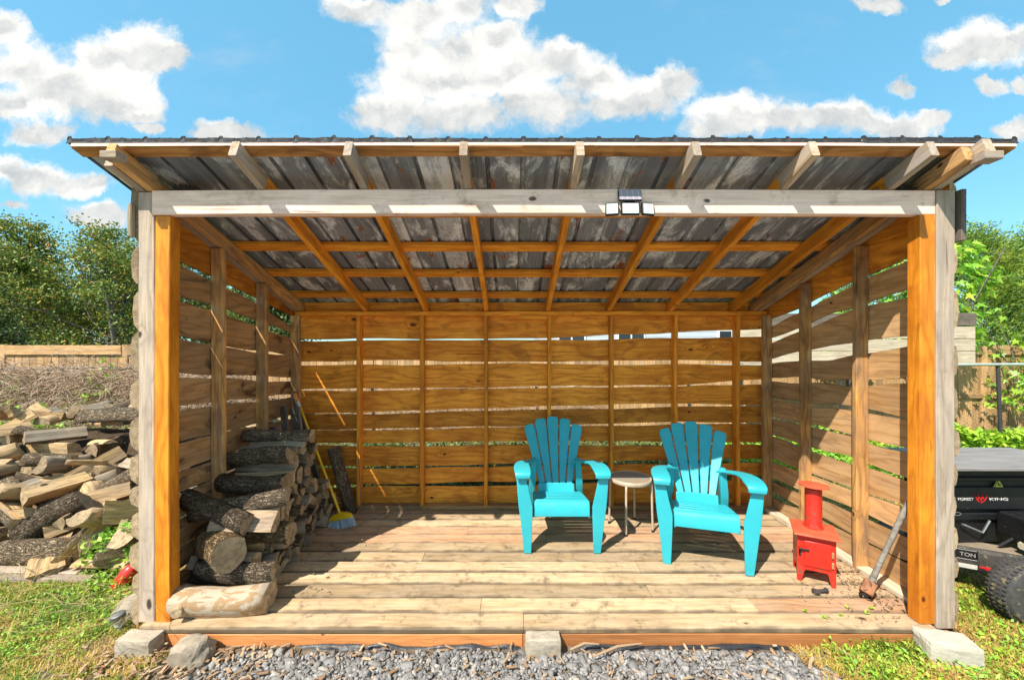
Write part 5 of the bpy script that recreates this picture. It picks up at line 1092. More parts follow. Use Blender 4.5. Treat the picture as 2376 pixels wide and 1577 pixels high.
def chain():
    p = .060; xs = np.arange(-11.5, 11.5, p); zs = np.arange(GZ+.03, 1.34, p/2); n = len(zs); r = .0019
    V = []; 
    ang = np.array([0, 2.094, 4.189])
    for k, x in enumerate(xs):
        off = np.where(np.arange(n) % 2 == 0, -p/2, p/2)*(1 if k % 2 else -1)
        c = np.stack([x+off, np.full(n, CY-.01)+.003*np.where(np.arange(n) % 2 == 0, 1, -1), zs], 1)
        V.append((c[:, None, :]+np.stack([r*np.cos(ang), r*np.sin(ang), 0*ang], 1)[None]).reshape(-1, 3))
    V = np.concatenate(V); F = []
    base = (np.arange(len(xs))*n*3)[:, None, None]+(np.arange(n-1)*3)[None, :, None]
    for j in range(3): F.append(np.stack([base[..., 0]+j, base[..., 0]+(j+1) % 3, base[..., 0]+3+(j+1) % 3, base[..., 0]+3+j], -1).reshape(-1, 4))
    link('wire_mesh', npmesh('chain', V, np.concatenate(F), WIRE), Matrix(), cf, kind='stuff')
chain()
# screen of weathered horizontal planks above the chain-link fence
ps = empty('plank_screen', (6., 6.75, 1.40), label='stack of weathered horizontal planks with a grey capping board rising behind the chain-link rail', cat='screen')
for k, (z, m) in enumerate(((1.50, W_PALE), (1.715, W_PALE), (1.93, W_PALE))): bar('plank', (3.9, 6.75, z), (8.04, 6.75, z+.0), .04, .205, m, ps, var=k)
bar('capping_board', (3.9, 6.77, 2.15), (8.05, 6.77, 2.16), .10, .22, W_OLD, ps)
for x in (4.0, 6.0, 7.55): bar('post', (x, 6.83, GZ), (x, 6.83, 2.2), .08, .08, W_OLD, ps, z=(0, 1, 0))

# ------------------------------------------------------------------ plants
def leaf_quads(P, D, N, L, Wd, fold=.25):
    """rhombic leaves, each two triangles: P base, D direction, N side normal (n,3)"""
    D = D/np.linalg.norm(D, axis=1, keepdims=True); S = np.cross(D, N); S /= np.linalg.norm(S, axis=1, keepdims=True)+1e-9; U = np.cross(S, D)
    L = L[:, None]; Wd = Wd[:, None]
    a = P; b = P+D*L*.45+S*Wd/2+U*Wd*fold; c = P+D*L; d = P+D*L*.45-S*Wd/2+U*Wd*fold
    V = np.stack([a, b, c, d], 1).reshape(-1, 3); n = len(P)*4; i = np.arange(0, n, 4)
    F = np.stack([np.stack([i, i+1, i+2], 1), np.stack([i, i+2, i+3], 1)], 1).reshape(-1, 3); return V, F
def unit(rg, n): v = rg.normal(size=(n, 3)); return v/np.linalg.norm(v, axis=1, keepdims=True)
def branches(r, p, d, L, rad, depth, segs, tips, spread=.6, up=.15, kids=(3, 5), bend=.18):
    n = 4; q = p.copy(); dd = d.normalized(); pts = [q.copy()]; rr_ = [rad]
    for i in range(n):
        dd = (dd+Vector((r.gauss(0, bend), r.gauss(0, bend), r.gauss(0, bend)+up*.3))).normalized(); q = q+dd*(L/n); pts.append(q.copy()); rr_.append(rad*(1-.75*(i+1)/n))
    segs.append((pts, rr_, depth))
    if depth == 0:
        tips.append((pts[-1], dd)); tips.append((pts[-2], dd)); tips.append((pts[2], dd)); return
    for k in range(r.randint(*kids)):
        t = r.uniform(.3, 1); i = min(n-1, int(t*n)); b = pts[i].lerp(pts[i+1], t*n-i)
        side = Vector((r.gauss(0, 1), r.gauss(0, 1), r.gauss(0, .5))); side = (side-dd*side.dot(dd)).normalized()
        nd = (dd*(1-spread)+side*spread+Vector((0, 0, up))).normalized()
        branches(r, b, nd, L*r.uniform(.45, .68), max(rr_[i]*.55, .004), depth-1, segs, tips, spread, up, kids, bend)
def tree(name, base, H, label, cat, seed, mat, nleaf=16000, leafL=.09, spread=.6, trunk=.09, low=.25, crown_w=1., group=None, bare=.15, barkm=None, sigma=.28):
    r = random.Random(seed); rg = np.random.default_rng(seed); segs = []; tips = []
    b = Vector(base); top = b+Vector((r.uniform(-.4, .4), r.uniform(-.3, .3), H*.93)); n = 9; pts = [b.lerp(top, i/n)+Vector((r.gauss(0, .06), r.gauss(0, .06), 0))*(i > 0) for i in range(n+1)]
    segs.append((pts, [trunk*(1-.85*i/n) for i in range(n+1)], 9))
    for k in range(26):
        t = low+(1-low)*(k+r.random())/26; i = min(n-1, int(t*n)); p = pts[i].lerp(pts[i+1], t*n-i)
        a = r.uniform(0, 6.28); el = r.uniform(.1, .7)+t*.5; L = H*.30*crown_w*(1-.62*abs(t-.45)**1.0)*(1.25-t*.6)
        branches(r, p, Vector((math.cos(a)*math.cos(el), math.sin(a)*math.cos(el), math.sin(el))), L, trunk*(1-t)*.4+.010, 2, segs, tips, spread, .18, (2, 4))
    t_ = empty(name, base, label=label, cat=cat, group=group)
    V = []; F = []; nv = 0
    for pts_, rr_, dep in segs:
        ns = 7 if dep == 9 else 3 if dep < 2 else 4
        P = np.array([tuple(p) for p in pts_]); D = np.gradient(P, axis=0); D /= np.linalg.norm(D, axis=1, keepdims=True)
        A = np.cross(D, [.3, .9, .2]); A /= np.linalg.norm(A, axis=1, keepdims=True); B = np.cross(D, A); an = np.arange(ns)*2*PI/ns
        rad = np.maximum(np.array(rr_), .006)[:, None, None]
        W_ = P[:, None]+rad*(A[:, None]*np.cos(an)[None, :, None]+B[:, None]*np.sin(an)[None, :, None]); V.append(W_.reshape(-1, 3)); k = len(P)
        i = np.arange(k-1)[:, None]*ns; j = np.arange(ns)[None]; F.append((np.stack([i+j, i+(j+1) % ns, i+ns+(j+1) % ns, i+ns+j], -1)+nv).reshape(-1, 4)); nv += k*ns
    link('trunk', npmesh('trunk', np.concatenate(V), np.concatenate(F), barkm or BARK_T, smooth=True), Matrix(), t_)
    T_ = np.array([tuple(p) for p, d in tips]); T_ = T_[rg.random(len(T_)) > bare]
    idx = rg.integers(0, len(T_), nleaf); c = T_[idx]+rg.normal(0, 1, (nleaf, 3))*np.array([sigma, sigma, sigma*.6])*rg.random((nleaf, 1))**.6
    D = unit(rg, nleaf)+np.array([0, 0, -.35]); N = unit(rg, nleaf)+np.array([0, 0, .8])
    V, F = leaf_quads(c, D, N, rg.uniform(.7, 1.35, nleaf)*leafL, rg.uniform(.45, .7, nleaf)*leafL)
    link('crown', npmesh('crown', V, F, mat), Matrix(), t_); return t_
TG = 'trees beyond the board fence'
tree('oak_tree', (-15.6, 12.4, GZ), 5.5, 'tall dark leafy tree at the outer left beyond the fence', 'tree', 1, LEAF_OAK, 11000, .095, group=TG)
tree('oak_tree', (-13.9, 13.6, GZ), 5.2, 'leafy tree with slim grey trunk, second of the trees beyond the left fence', 'tree', 2, LEAF_OAK, 9500, .10, group=TG)
tree('bare_branched_tree', (-11.9, 11.6, GZ), 5.1, 'thin tree with many bare pale branches under its leaves, beyond the fence nearest the shed', 'tree', 3, LEAF_OAK, 9000, .09, group=TG, bare=.45, low=.12, crown_w=1.15)
tree('oak_tree', (-11.2, 13.9, GZ), 4.9, 'leafy tree whose crown meets the left edge of the shed', 'tree', 4, LEAF_OAK, 9500, .10, group=TG)
tree('bare_branched_tree', (-14.6, 10.9, GZ), 4.4, 'crooked tree with exposed pale limbs in front of the dark trees', 'tree', 5, LEAF_OAK, 8000, .09, group=TG, bare=.4, low=.12)
for k, (x, y, h, wh) in enumerate(((-21, 17, 4.3, 'behind the tallest left tree'), (-18.6, 18, 4.4, 'just right of the tallest tree'), (-16, 17.5, 4.2, 'behind the crooked tree'), (-13.5, 18.5, 4.3, 'behind the shed corner'), (-24, 18.5, 5.0, 'farthest out'), (-11, 18, 4.6, 'hidden by the shed'))):
    tree('background_tree', (x, y, GZ), h, 'dark low background tree beyond the left fence, '+wh, 'tree', 20+k, LEAF_DARK, 9000, .17, group='dark trees at the back', low=.05, sigma=.5, bare=0)
tree('shrub', (-12.4, 9.8, GZ), 2.6, 'small bluish-green bush just behind the left board fence', 'bush', 31, LEAF_DARK, 5000, .07, low=.1, trunk=.03, sigma=.15, bare=0)
tree('shrub', (-14.2, 9.6, GZ), 2.7, 'bright low bush just behind the fence at the outer left', 'bush', 32, LEAF_CEDAR, 6000, .08, low=.1, trunk=.03, sigma=.2, bare=0)
def cedar(name, base, H, Rr, label, seed, n=26000):
    r = random.Random(seed); rg = np.random.default_rng(seed); t_ = empty(name, base, label=label, cat='tree', group='dense evergreens beyond the right fence')
    link('trunk', G().tube([(0, 0, 0), (.05, 0, H*.5), (0, .05, H*.95)], [.11, .07, .01], 8).mesh('trunk', BARK_T), Matrix.Translation(base), t_)
    m = n//12; nb = 260
    # clumps on the surface of an uneven cone
    tz = rg.random(nb)**.8; a = rg.uniform(0, 2*PI, nb); rad = Rr*(1-tz)**.7*(.75+.35*rg.random(nb)); cz = .3+tz*(H-.35)
    cc = np.stack([np.cos(a)*rad, np.sin(a)*rad, cz], 1); idx = rg.integers(0, nb, m)
    out = np.stack([np.cos(a), np.sin(a), np.full(nb, .9)], 1)[idx]
    sp = cc[idx]+rg.normal(0, 1, (m, 3))*.17+np.array(base)
    P = []; D = []
    for k in range(12):
        P.append(sp+out*.02*k+rg.normal(0, .012, (m, 3))); D.append(out*.8+rg.normal(0, .55, (m, 3)))
    P = np.concatenate(P); D = np.concatenate(D); N = unit(rg, len(P))
    V, F = leaf_quads(P, D, N, rg.uniform(.06, .13, len(P)), rg.uniform(.018, .032, len(P)), .1)
    link('crown', npmesh('crown', V, F, LEAF_CEDAR), Matrix(), t_)
cedar('cedar_tree', (12.0, 10.2, GZ), 4.75, 1.5, 'tall dense cedar behind the plank screen', 41, 40000)
cedar('cedar_tree', (13.9, 10.4, GZ), 4.7, 1.5, 'dense cedar at the outer right, lower than its neighbour', 42, 36000)
cedar('cedar_tree', (10.2, 10.8, GZ), 4.6, 1.3, 'dense cedar half hidden by the right wall of the shed', 43, 24000)
cedar('cedar_tree', (15.8, 11.2, GZ), 4.6, 1.6, 'dense cedar furthest along the right fence', 44, 16000)
# bright maple sapling with large lobed leaves
def lobed(rg, c, n0, size):
    """five-lobed leaves: fan polygons around their base"""
    ang = np.radians([-150, -115, -85, -62, -38, -20, 0, 20, 38, 62, 85, 115, 150]); rad = np.array([.25, .55, .32, .85, .42, .55, 1.15, .55, .42, .85, .32, .55, .25])
    n = len(c); d = unit(rg, n)*.55+n0; d /= np.linalg.norm(d, axis=1, keepdims=True); u = unit(rg, n)*.6+np.array([0, 0, 1.]); s = np.cross(d, u); s /= np.linalg.norm(s, axis=1, keepdims=True); u = np.cross(s, d)
    sz = size*rg.uniform(.65, 1.2, n)
    pts = c[:, None]+sz[:, None, None]*(rad*np.cos(ang))[None, :, None]*d[:, None]+sz[:, None, None]*(rad*np.sin(ang))[None, :, None]*s[:, None]-(sz[:, None]*rad[None]**2*.18)[..., None]*u[:, None]
    V = np.concatenate([c[:, None], pts], 1); k = V.shape[1]; b = np.arange(n)*k
    F = np.concatenate([np.stack([b, b+i, b+i+1], 1) for i in range(1, k-1)]); return V.reshape(-1, 3), F
def maple(base, H, label, seed, n=900, size=.085, wid=.75):
    r = random.Random(seed); rg = np.random.default_rng(seed); t_ = empty('maple_sapling', base, label=label, cat='tree', group='maple saplings'); g = G(); tips = []
    for k in range(5):
        a = r.uniform(0, 6.28); q = Vector((math.cos(a), math.sin(a), 0)); pts = [Vector(base)+q*(wid*t*t*.8)+Vector((0, 0, H*t)) for t in (0, .25, .5, .75, 1)]
        g.tube(pts, [.022, .018, .014, .010, .005], 5); 
        for j in range(14):
            t = r.uniform(.25, 1); p = Vector(base)+q*(wid*t*t*.8)+Vector((0, 0, H*t)); e = p+Vector((r.gauss(0, .22), r.gauss(0, .22), r.uniform(-.05, .2))); g.tube([p, e], [.005, .002], 3); tips.append(e)
    link('trunk', g.mesh('trunk', BARK_T), Matrix(), t_)
    T_ = np.array([tuple(p) for p in tips]); c = T_[rg.integers(0, len(T_), n)]+rg.normal(0, .10, (n, 3)); out = c-np.array(base)-np.array([0, 0, H*.5]); out[:, 2] = -.35; out /= np.linalg.norm(out, axis=1, keepdims=True)
    kp = (c[:, 1] > 6.88) & (c[:, 1] < 7.62) & ((c[:, 2] > 1.5) | (c[:, 0] > 9.0)); c, out = c[kp], out[kp]; V, F = lobed(rg, c, out, size); link('crown', npmesh('crown', V, F, LEAF_MAPLE), Matrix(), t_)
maple((8.0, 7.25, GZ), 3.5, 'bright green maple sapling rising above the plank screen', 51, 3000, .115, .95)
maple((9.75, 7.3, GZ), 2.35, 'lower bright green maple sapling at the outer right of the board fence', 52, 900, .09, .8)
maple((6.3, 7.2, GZ), 3.1, 'bright green maple sapling hidden behind the right wall, seen through its gaps', 53, 800, .10, .8)

# tangle of dead vines on the left chain-link fence
def tangle(name, x0, x1, y, z0, z1, n, seed, mat, label, rad=.0030, depth=.22):
    rg = np.random.default_rng(seed); K = 8
    c = np.stack([rg.uniform(x0, x1, n), y+rg.normal(0, depth*.5, n), z0+(z1-z0)*rg.random(n)**.9], 1)
    d = unit(rg, n)*np.array([1, .5, .8]); d /= np.linalg.norm(d, axis=1, keepdims=True); P = [c]
    for k in range(K-1):
        d = d+rg.normal(0, .33, (n, 3))*np.array([1, .5, 1])+np.array([0, 0, -.10]); d /= np.linalg.norm(d, axis=1, keepdims=True); P.append(P[-1]+d*rg.uniform(.035, .085, (n, 1)))
    P = np.stack(P, 1); P[..., 2] = np.clip(P[..., 2], z0-.02, z1+.10+.08*np.sin(P[..., 0]*5)); r = rad*rg.uniform(.5, 1.4, n)
    ang = np.array([0, 2.094, 4.189]); off = np.stack([np.cos(ang)*.5, np.cos(ang)*.6, np.sin(ang)], 1)
    V = P[:, :, None]+off[None, None]*r[:, None, None, None]; V = V.reshape(-1, 3)
    b = (np.arange(n)*K*3)[:, None, None]+(np.arange(K-1)*3)[None, :, None]+np.arange(3)[None, None]; b2 = (np.arange(n)*K*3)[:, None, None]+(np.arange(K-1)*3)[None, :, None]+((np.arange(3)+1) % 3)[None, None]
    F = np.stack([b, b2, b2+3, b+3], -1).reshape(-1, 4)
    link(name, npmesh(name, V, F, mat), kind='stuff', label=label)
tangle('dead_vines', -10.2, -4.4, 6.38, GZ, 1.30, 11000, 61, TWIG, 'tangle of dead vines over the left chain-link fence', .0042)
tangle('dead_vines', -4.4, 1.4, 6.42, GZ, 1.0, 2600, 62, TWIG, 'thin dead vines on the chain-link fence behind the shed', .004)
tangle('loose_stems', -9.8, -5.0, 6.3, 1.2, 1.62, 130, 63, TWIG, 'loose bare stems arching above the vine tangle', .0035)
def weeds(name, box, n, seed, mat, label, hmax=.4, L=(.04, .09), shape=None):
    rg = np.random.default_rng(seed); x = rg.uniform(box[0], box[1], n); y = rg.uniform(box[2], box[3], n)
    m = .5+.5*np.sin(x*3.1+seed)*np.cos(y*2.7+seed*2)
    z = GZ+.01+(hmax*(.3+.7*m))*rg.random(n)**1.1+.02
    c = np.stack([x, y, z], 1); D = unit(rg, n)*np.array([1, 1, .6])+np.array([0, 0, .35]); N = unit(rg, n)*.6+np.array([0, 0, 1.])
    l = rg.uniform(*L, n); V, F = leaf_quads(c, D, N, l, l*rg.uniform(.4, .65, n), .2); link(name, npmesh(name, V, F, mat), kind='stuff', label=label)
weeds('weeds', (7.3, 11.0, 6.0, 6.5), 8000, 71, LEAF_WEED, 'bright weeds along the foot of the right fence', .62, (.07, .15))
weeds('weeds', (2.8, 6.2, 5.0, 6.4), 6000, 72, LEAF_WEED, 'green weeds seen through the right wall', .55, (.06, .12))
weeds('weeds', (-3.5, 3.0, 4.6, 6.2), 9000, 73, LEAF_DARK, 'dark green weeds behind the back wall', .5, (.06, .12))
weeds('weeds', (-7.5, -3.4, 5.4, 6.3), 2500, 74, LEAF_WEED, 'green weeds behind the outdoor firewood heap', .9, (.06, .12))
weeds('vine_leaves', (-8.2, -6.4, 6.15, 6.35), 420, 75, LEAF_WEED, 'green leaves growing through the dead vines', 1.7, (.07, .13))
weeds('weeds', (-3.3, -2.75, 2.93, 3.5), 2200, 76, LEAF_WEED, 'bright green weeds between the outdoor heap and the shed wall', .42, (.03, .06))
weeds('weeds', (-3.1, -2.5, 2.7, 2.95), 250, 77, LEAF_WEED, 'low weeds by the red jug', .12, (.02, .045))
weeds('clover', (-4.6, -2.45, 2.15, 3.0), 2600, 78, LEAF_WEED, 'patches of clover in the left grass', .045, (.015, .032))
weeds('clover', (1.8, 2.9, 1.95, 2.27), 900, 79, LEAF_WEED, 'broad-leaved weeds in the right grass in front of the deck', .06, (.014, .032))
weeds('clover', (2.75, 3.4, 2.1, 3.2), 700, 80, LEAF_WEED, 'low weeds in the grass by the right wall', .04, (.015, .04))
# weeds sprouting on the deck
for k, (x, y, wh) in enumerate(((2.02, 2.39, 'second from the right post in the front row'), (1.83, 2.42, 'farthest left on the front boards'), (1.90, 2.36, 'lowest of the front boards'), (2.12, 2.45, 'midway between bolt and right post'), (2.28, 2.78, 'behind the maul'), (2.20, 2.40, 'below the maul head, left one'), (2.26, 2.44, 'below the maul head, right one'))):
    rg = np.random.default_rng(90+k); n = 9; c = np.tile([x, y, .004], (n, 1))+rg.normal(0, .004, (n, 3))*[1, 1, 0]; D = unit(rg, n)+np.array([0, 0, .5]); D[:, 2] = np.abs(D[:, 2]); V, F = leaf_quads(c, D, unit(rg, n)*.4+np.array([0, 0, 1.]), rg.uniform(.012, .028, n), rg.uniform(.008, .014, n))
    tag(link('weed_sprout', npmesh('sprout', V, F, LEAF_WEED)), 'tiny green weed sprouting between deck boards, '+wh, 'weed', 'weed sprouts on the deck')
# grass
def grass(name, polys, n, seed, label, h=(.02, .055), flat=.75):
    rg = np.random.default_rng(seed); X = []; Y = []
    tot = sum(p[4] for p in polys)
    for (x0, x1, y0, y1, wgt) in polys:
        k = int(n*wgt/tot); X.append(rg.uniform(x0, x1, k)); Y.append(rg.uniform(y0, y1, k))
    x = np.concatenate(X); y = np.concatenate(Y); clump = np.sin(x*13+np.sin(y*9)*2)*np.sin(y*15+np.sin(x*7)*2); keep = rg.random(len(x)) < .72+.28*clump; x, y = x[keep], y[keep]; n = len(x)
    l = rg.uniform(*h, n)*(1+.35*clump[keep]); w = rg.uniform(.0012, .0026, n)*1.25
    a = rg.uniform(0, 6.28, n)+.6*np.sin(x*5); fl = rg.beta(2, 1.6, n)*flat*1.9
    D = np.stack([np.cos(a)*fl, np.sin(a)*fl, np.ones(n)*.9], 1); D /= np.linalg.norm(D, axis=1, keepdims=True); S = np.stack([-np.sin(a), np.cos(a), 0*a], 1)
    base = np.stack([x, y, np.full(n, GZ+.0)], 1)+np.stack([0*x, 0*x, rg.uniform(0, .018, n)], 1)
    mid = base+D*l[:, None]*.55; tip = mid+(D*np.array([1.5, 1.5, .25]))*l[:, None]*.5
    w = w[:, None]; V = np.stack([base-S*w, base+S*w, mid+S*w*.8, mid-S*w*.8, tip], 1).reshape(-1, 3); i = np.arange(n)*5
    F = np.concatenate([np.stack([i, i+1, i+2], 1), np.stack([i, i+2, i+3], 1), np.stack([i+3, i+2, i+4], 1)])
    link(name, npmesh(name, V, F, GRASS), kind='stuff', label=label)
grass('grass', [(-4.4, -2.28, 1.9, 3.15, 1.), (-2.3, -1.95, 1.95, 2.22, .02), (-6.0, -4.3, 2.0, 3.4, .2)], 95000, 1, 'mown yellow-green grass left of the shed')
grass('grass', [(1.62, 2.75, 1.85, 2.262, .55), (2.74, 4.6, 1.9, 4.4, 1.), (2.74, 3.4, 1.9, 2.9, .5)], 85000, 2, 'mown yellow-green grass right of the shed')
grass('grass', [(2.05, 2.62, 2.24, 2.33, .3), (2.35, 2.6, 2.2, 2.36, .2)], 1500, 3, 'dry grass tufts over the right end of the deck edge', (.04, .09), .5)
grass('grass', [(-9, 9, 4.4, 7.6, 1.), (-8, -2.4, 1.0, 5.4, .3)], 50000, 4, 'longer grass around the back of the shed', (.05, .16), .5)
tangle('dry_straw', -4.3, -2.3, 2.5, GZ+.02, GZ+.035, 700, 65, leafmat('straw', [(0, (.42, .30, .13)), (1, (.55, .43, .22))], trans=.1), 'loose straw lying in the left grass', .0016, .7)

# ------------------------------------------------------------------ house beyond the fences
nh = empty('neighbour_house', (6.5, 17, GZ), label='pale blue-grey sided house glimpsed through the gaps of the shed walls', cat='house')
link('wall', G().box((6.3, 19, 1.9), (10.2, 4, 4.0), .01).mesh('w', HOUSEW), Matrix(), nh)
for k in range(19): link('siding_board', G().box((6.3, 16.985, .1+k*.2), (10.2, .025, .19), .004).mesh('sb', HOUSEW), Matrix(), nh)
V = [(1.0, 16.6, 3.85), (11.6, 16.6, 3.85), (11.6, 19, 5.6), (1.0, 19, 5.6), (1.0, 21.4, 3.85), (11.6, 21.4, 3.85)]
link('roof', mesh('roof', V+[(x, y, z+.12) for x, y, z in V], [(0, 1, 2, 3), (3, 2, 5, 4), (6, 9, 8, 7), (9, 10, 11, 8), (0, 6, 7, 1), (4, 5, 11, 10), (0, 3, 9, 6), (3, 4, 10, 9), (1, 7, 8, 2), (2, 8, 11, 5)], SHING), Matrix(), nh)
for x in (2.6, 5.2, 9.6):
    w_ = link('window', G().box((x, 16.95, 1.9), (1.25, .06, 1.25), .01).mesh('wf', HOUSEWT), Matrix(), nh)
    for s in (-.29, .29): link('pane', G().box((x+s, 16.91, 1.9), (.5, .02, 1.08), .004).mesh('pn', DGLASS), Matrix(), w_)
d_ = link('door', G().box((7.4, 16.95, .95), (.95, .06, 2.05), .01).mesh('dr', HOUSEWT), Matrix(), nh)
link('handle', G().box((7.75, 16.90, .95), (.10, .03, .03), .005).mesh('hd', BLACKM), Matrix(), d_)

# ------------------------------------------------------------------ log splitter right of the shed
ls = empty('log_splitter', (3.4, 2.8, GZ), label='black log splitter on rubber wheels standing right of the shed', cat='log splitter')
tag(link('cover_board', G().box((3.42, 2.93, .815), (1.42, .56, .022), .003).mesh('cb', W_COVER)), 'wide grey weathered board laid over the top of the log splitter', 'board')
link('body', G().box((3.62, 2.97, .50), (.86, .30, .56), .02).mesh('body', BLACKM), Matrix(), ls)
link('lower_body', G().box((3.45, 2.98, .19), (1.1, .26, .14), .02).mesh('lb', BLACKM), Matrix(), ls)
link('frame_tube', G().box((3.52, 2.808, .43), (.86, .02, .05), .008).mesh('ft', BLACKM), Matrix(), ls)
link('frame_tube', G().box((3.52, 2.808, .70), (.86, .02, .03), .008).mesh('ft', BLACKM), Matrix(), ls)
for x, h in ((2.98, .8), (3.12, .8), (4.02, .8)): link('upright', G().box((x, 2.9, h/2), (.05, .05, h), .006, M=None).mesh('up', BLACKM), Matrix(), ls)
def text(s, p, size, mat, parent, name, sx=1., width=None, ex=.0015, rot=None):
    cu = bpy.data.curves.new('t', 'FONT'); cu.body = s; cu.size = size; cu.extrude = ex; cu.align_x = 'LEFT'; cu.offset = 0
    tmp = bpy.data.objects.new('t', cu); me = bpy.data.meshes.new_from_object(tmp); me.materials.clear(); me.materials.append(mat); sx = width/max(v.co.x for v in me.vertices) if width else sx; bpy.data.objects.remove(tmp)
    M = Matrix.Translation(p) @ (rot or Matrix.Rotation(PI/2, 4, 'X')) @ Matrix.Diagonal((sx, 1, 1, 1))
    return link(name, me, M, parent)
TY = 2.795
link('name_panel', G().box((3.50, 2.806, .563), (.90, .018, .16), .004).mesh('np', BLACKM), Matrix(), ls)
text('FOREST', (3.212, TY, .549), .027, WHITET, ls, 'lettering', width=.112); text('KING', (3.437, TY, .549), .027, WHITET, ls, 'lettering', width=.137)
g = G()
for (x0, z0, x1, z1, w) in ((3.325, .585, 3.34, .545, .007), (3.34, .548, 3.352, .575, .007), (3.352, .575, 3.362, .545, .007), (3.362, .545, 3.374, .575, .007), (3.374, .575, 3.388, .545, .007), (3.388, .548, 3.408, .588, .006),
                            (3.33, .575, 3.318, .592, .004), (3.345, .572, 3.343, .600, .004), (3.366, .57, 3.372, .602, .004), (3.395, .57, 3.392, .596, .004), (3.345, .545, 3.364, .532, .006), (3.364, .532, 3.385, .545, .006)):
    x0, x1 = (x0-3.318)*1.12+3.331, (x1-3.318)*1.12+3.331; dx, dz = x1-x0, z1-z0; l = math.hypot(dx, dz); nx, nz = -dz/l*w/2, dx/l*w/2
    g.add([(x0+nx, TY, z0+nz), (x0-nx, TY, z0-nz), (x1-nx*.6, TY, z1-nz*.6), (x1+nx*.6, TY, z1+nz*.6), (x0+nx, TY+.003, z0+nz), (x0-nx, TY+.003, z0-nz), (x1-nx*.6, TY+.003, z1-nz*.6), (x1+nx*.6, TY+.003, z1+nz*.6)], [(0, 1, 2, 3), (0, 4, 5, 1), (1, 5, 6, 2), (2, 6, 7, 3), (3, 7, 4, 0)])
link('emblem', g.mesh('emblem', REDT), Matrix(), ls)
def tri(c, s, y, m, name, par):
    V = [(c[0]-s, y, c[1]-s*.75), (c[0]+s, y, c[1]-s*.75), (c[0], y, c[1]+s*.9)]; V += [(a, y+.003, b) for a, _, b in V]
    return link(name, mesh('tri', V, [(0, 1, 2), (0, 3, 4, 1), (1, 4, 5, 2), (2, 5, 3, 0)], m), Matrix(), par)
wn = tri((3.515, .665), .042, 2.803, YELT, 'warning_sign', ls); tri((3.515, .665), .034, 2.8015, BLACKM, 'sign_border', wn); tri((3.515, .665), .028, 2.800, YELT, 'sign_face', wn)
link('pictogram', G().box((3.515, 2.7985, .657), (.022, .002, .006), .0005).box((3.512, 2.7985, .667), (.006, .002, .018), .0005).box((3.521, 2.7985, .662), (.012, .002, .004), .0005).mesh('pg', BLACKM), Matrix(), wn)
# tongue tank running towards the wheel
P0, P1 = Vector((3.18, 2.90, .145)), Vector((3.90, 2.46, .165)); Mk = frame((P0+P1)/2, P1-P0, (0, 0, 1)); tank = plain('grimy_dark_steel', (.045, .04, .033), .75, .4, 14., bump=.002, speck=((.20, .17, .11), 22., .56, .8))
Lk = (P1-P0).length; tk = soften(link('tank_beam', G().box((0, 0, 0), (Lk, .17, .15), .02).mesh('tb', tank), Mk, ls), .006)
link('tank_top', G().box((0, 0, .0785), (Lk*.98, .12, .006), .002).mesh('tt', plain('dusty_steel_top', (.22, .17, .12), .8, .3)), Mk, tk)
dec = link('rating_decal', G().box((-.30, -.0865, .03), (.11, .002, .075), .0005).mesh('dc', BLACKM), Mk, tk)
text('TON', (0, 0, 0), .036, plain('worn_decal_grey', (.34, .32, .29), .6, .3, 40.), dec, 'lettering', 1.1, ex=.0008); lt = [o for o in COL.objects if o.parent is dec][-1]
reg(lt, Mk @ Matrix.Translation((-.335, -.0885, .018)) @ Matrix.Rotation(PI/2, 4, 'X') @ Matrix.Diagonal((1, 1, 1, 1)), dec)
for (a, b, c_, d_2) in ((-.30, .062, .100, .0025), (-.30, -.003, .100, .0025)): link('decal_line', G().box((a, -.0882, b), (c_, .0015, d_2), .0003).mesh('dl', WHITET), Mk, dec)
link('reflector_tape', G().box((-.315, -.0865, -.052), (.13, .003, .030), .0005).mesh('rt', WHITET), Mk, tk)
link('reflector_tape', G().box((-.175, -.0865, -.052), (.13, .003, .030), .0005).mesh('rt', REDT), Mk, tk, label='red reflective tape')
link('axle', G().tube([(3.3, 2.44, .082), (3.3, 3.1, .082)], .02, 10).mesh('ax', BLACKM), Matrix(), ls)
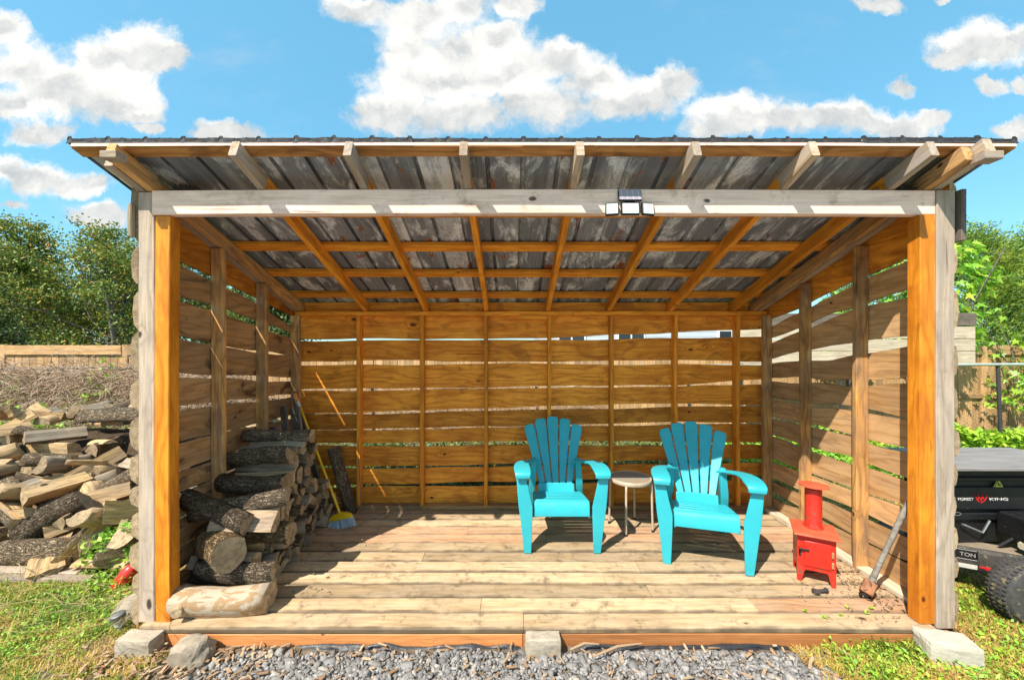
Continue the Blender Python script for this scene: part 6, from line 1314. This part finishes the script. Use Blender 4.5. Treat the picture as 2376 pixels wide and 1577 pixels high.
def wheel(c, parent):
    prof = []; w = .075
    for k in range(17):
        a = -PI/2+PI*k/16 if False else k/16; 
    pr = [(.085, -w*.75), (.11, -w*.95), (.150, -w), (.180, -w*.9), (.197, -w*.55), (.2005, 0), (.197, w*.55), (.180, w*.9), (.150, w), (.11, w*.95), (.085, w*.75)]
    Mw = Matrix.Translation(c) @ Matrix.Rotation(PI/2, 4, 'X')
    wh = empty('wheel', Matrix.Translation(c), parent)
    link('tyre', G().lathe(pr, 40).mesh('tyre', TYRE, auto=40), Mw, wh)
    g = G()
    for k in range(44):
        for zz, sh in ((-.045, 0), (-.015, .5), (.015, 0), (.045, .5)):
            a = 2*PI*(k+sh)/44; rr_ = .1985-(abs(zz)/.075)**3*.004
            g.box((0, 0, 0), (.016, .020, .006), .002, M=Matrix.Rotation(a, 4, 'Z') @ Matrix.Translation((rr_, 0, zz)) @ Matrix.Rotation(PI/2, 4, 'Y') @ Matrix.Rotation(.5*(1 if sh else -1), 4, 'X'))
    link('tread', g.mesh('tread', TYRE), Mw, wh, kind='stuff')
    link('rim', G().lathe([(0, -.02), (.03, -.045), (.03, -.03), (.07, -.02), (.086, -.058), (.09, -.058), (.09, .05), (0, .05)], 28).mesh('rim', plain('muddy_rim', (.20, .16, .10), .8, .4), auto=40), Mw @ Matrix.Rotation(PI, 4, 'X') @ Matrix.Identity(4), wh)
wheel((3.30, 2.49, GZ+.20), ls); wheel((3.30, 3.25, GZ+.20), ls)
# engine pieces in the shadow
link('engine', G().box((3.62, 2.70, .40), (.26, .2, .16), .02).lathe([(0, 0), (.05, 0), (.05, .03), (0, .03)], 16, M=Matrix.Translation((3.5, 2.62, .36)) @ Matrix.Rotation(PI/2, 4, 'X')).mesh('en', BLACKM), Matrix(), ls)
link('hydraulic_pipe', G().tube([(3.70, 2.58, .42), (3.71, 2.57, .36), (3.70, 2.57, .31), (3.66, 2.57, .285), (3.56, 2.58, .275)], [.030, .030, .030, .026, .022], 12).mesh('pp', BEIGE, auto=60), Matrix(), ls)
link('valve', G().box((3.52, 2.62, .30), (.12, .08, .05), .012).lathe([(0, 0), (.03, 0), (.03, .02), (0, .02)], 14, M=Matrix.Translation((3.50, 2.57, .31)) @ Matrix.Rotation(PI/2, 4, 'X')).mesh('vl', BEIGE), Matrix(), ls)
link('handle_rod', G().tube([(3.24, 2.79, .38), (3.36, 2.77, .33), (3.40, 2.76, .42)], .008, 8).mesh('hr', STEEL), Matrix(), ls)
link('hitch_pin', G().tube([(3.20+.03*math.cos(a), 2.79, .455+.012*math.sin(a)) for a in [k*.6 for k in range(11)]], .0025, 5).mesh('hp', STEEL), Matrix(), ls)
link('hose', G().tube([(3.44, 2.74, .25), (3.52, 2.70, .34), (3.60, 2.66, .48), (3.66, 2.70, .55)], .011, 8).mesh('hs', BLACKM), Matrix(), ls)
link('fuel_cap', G().lathe([(0, 0), (.02, 0), (.02, .012), (0, .012)], 14, M=Matrix.Translation((3.53, 2.60, .40)) @ Matrix.Rotation(PI/2, 4, 'X')).mesh('fc', STEEL), Matrix(), ls)
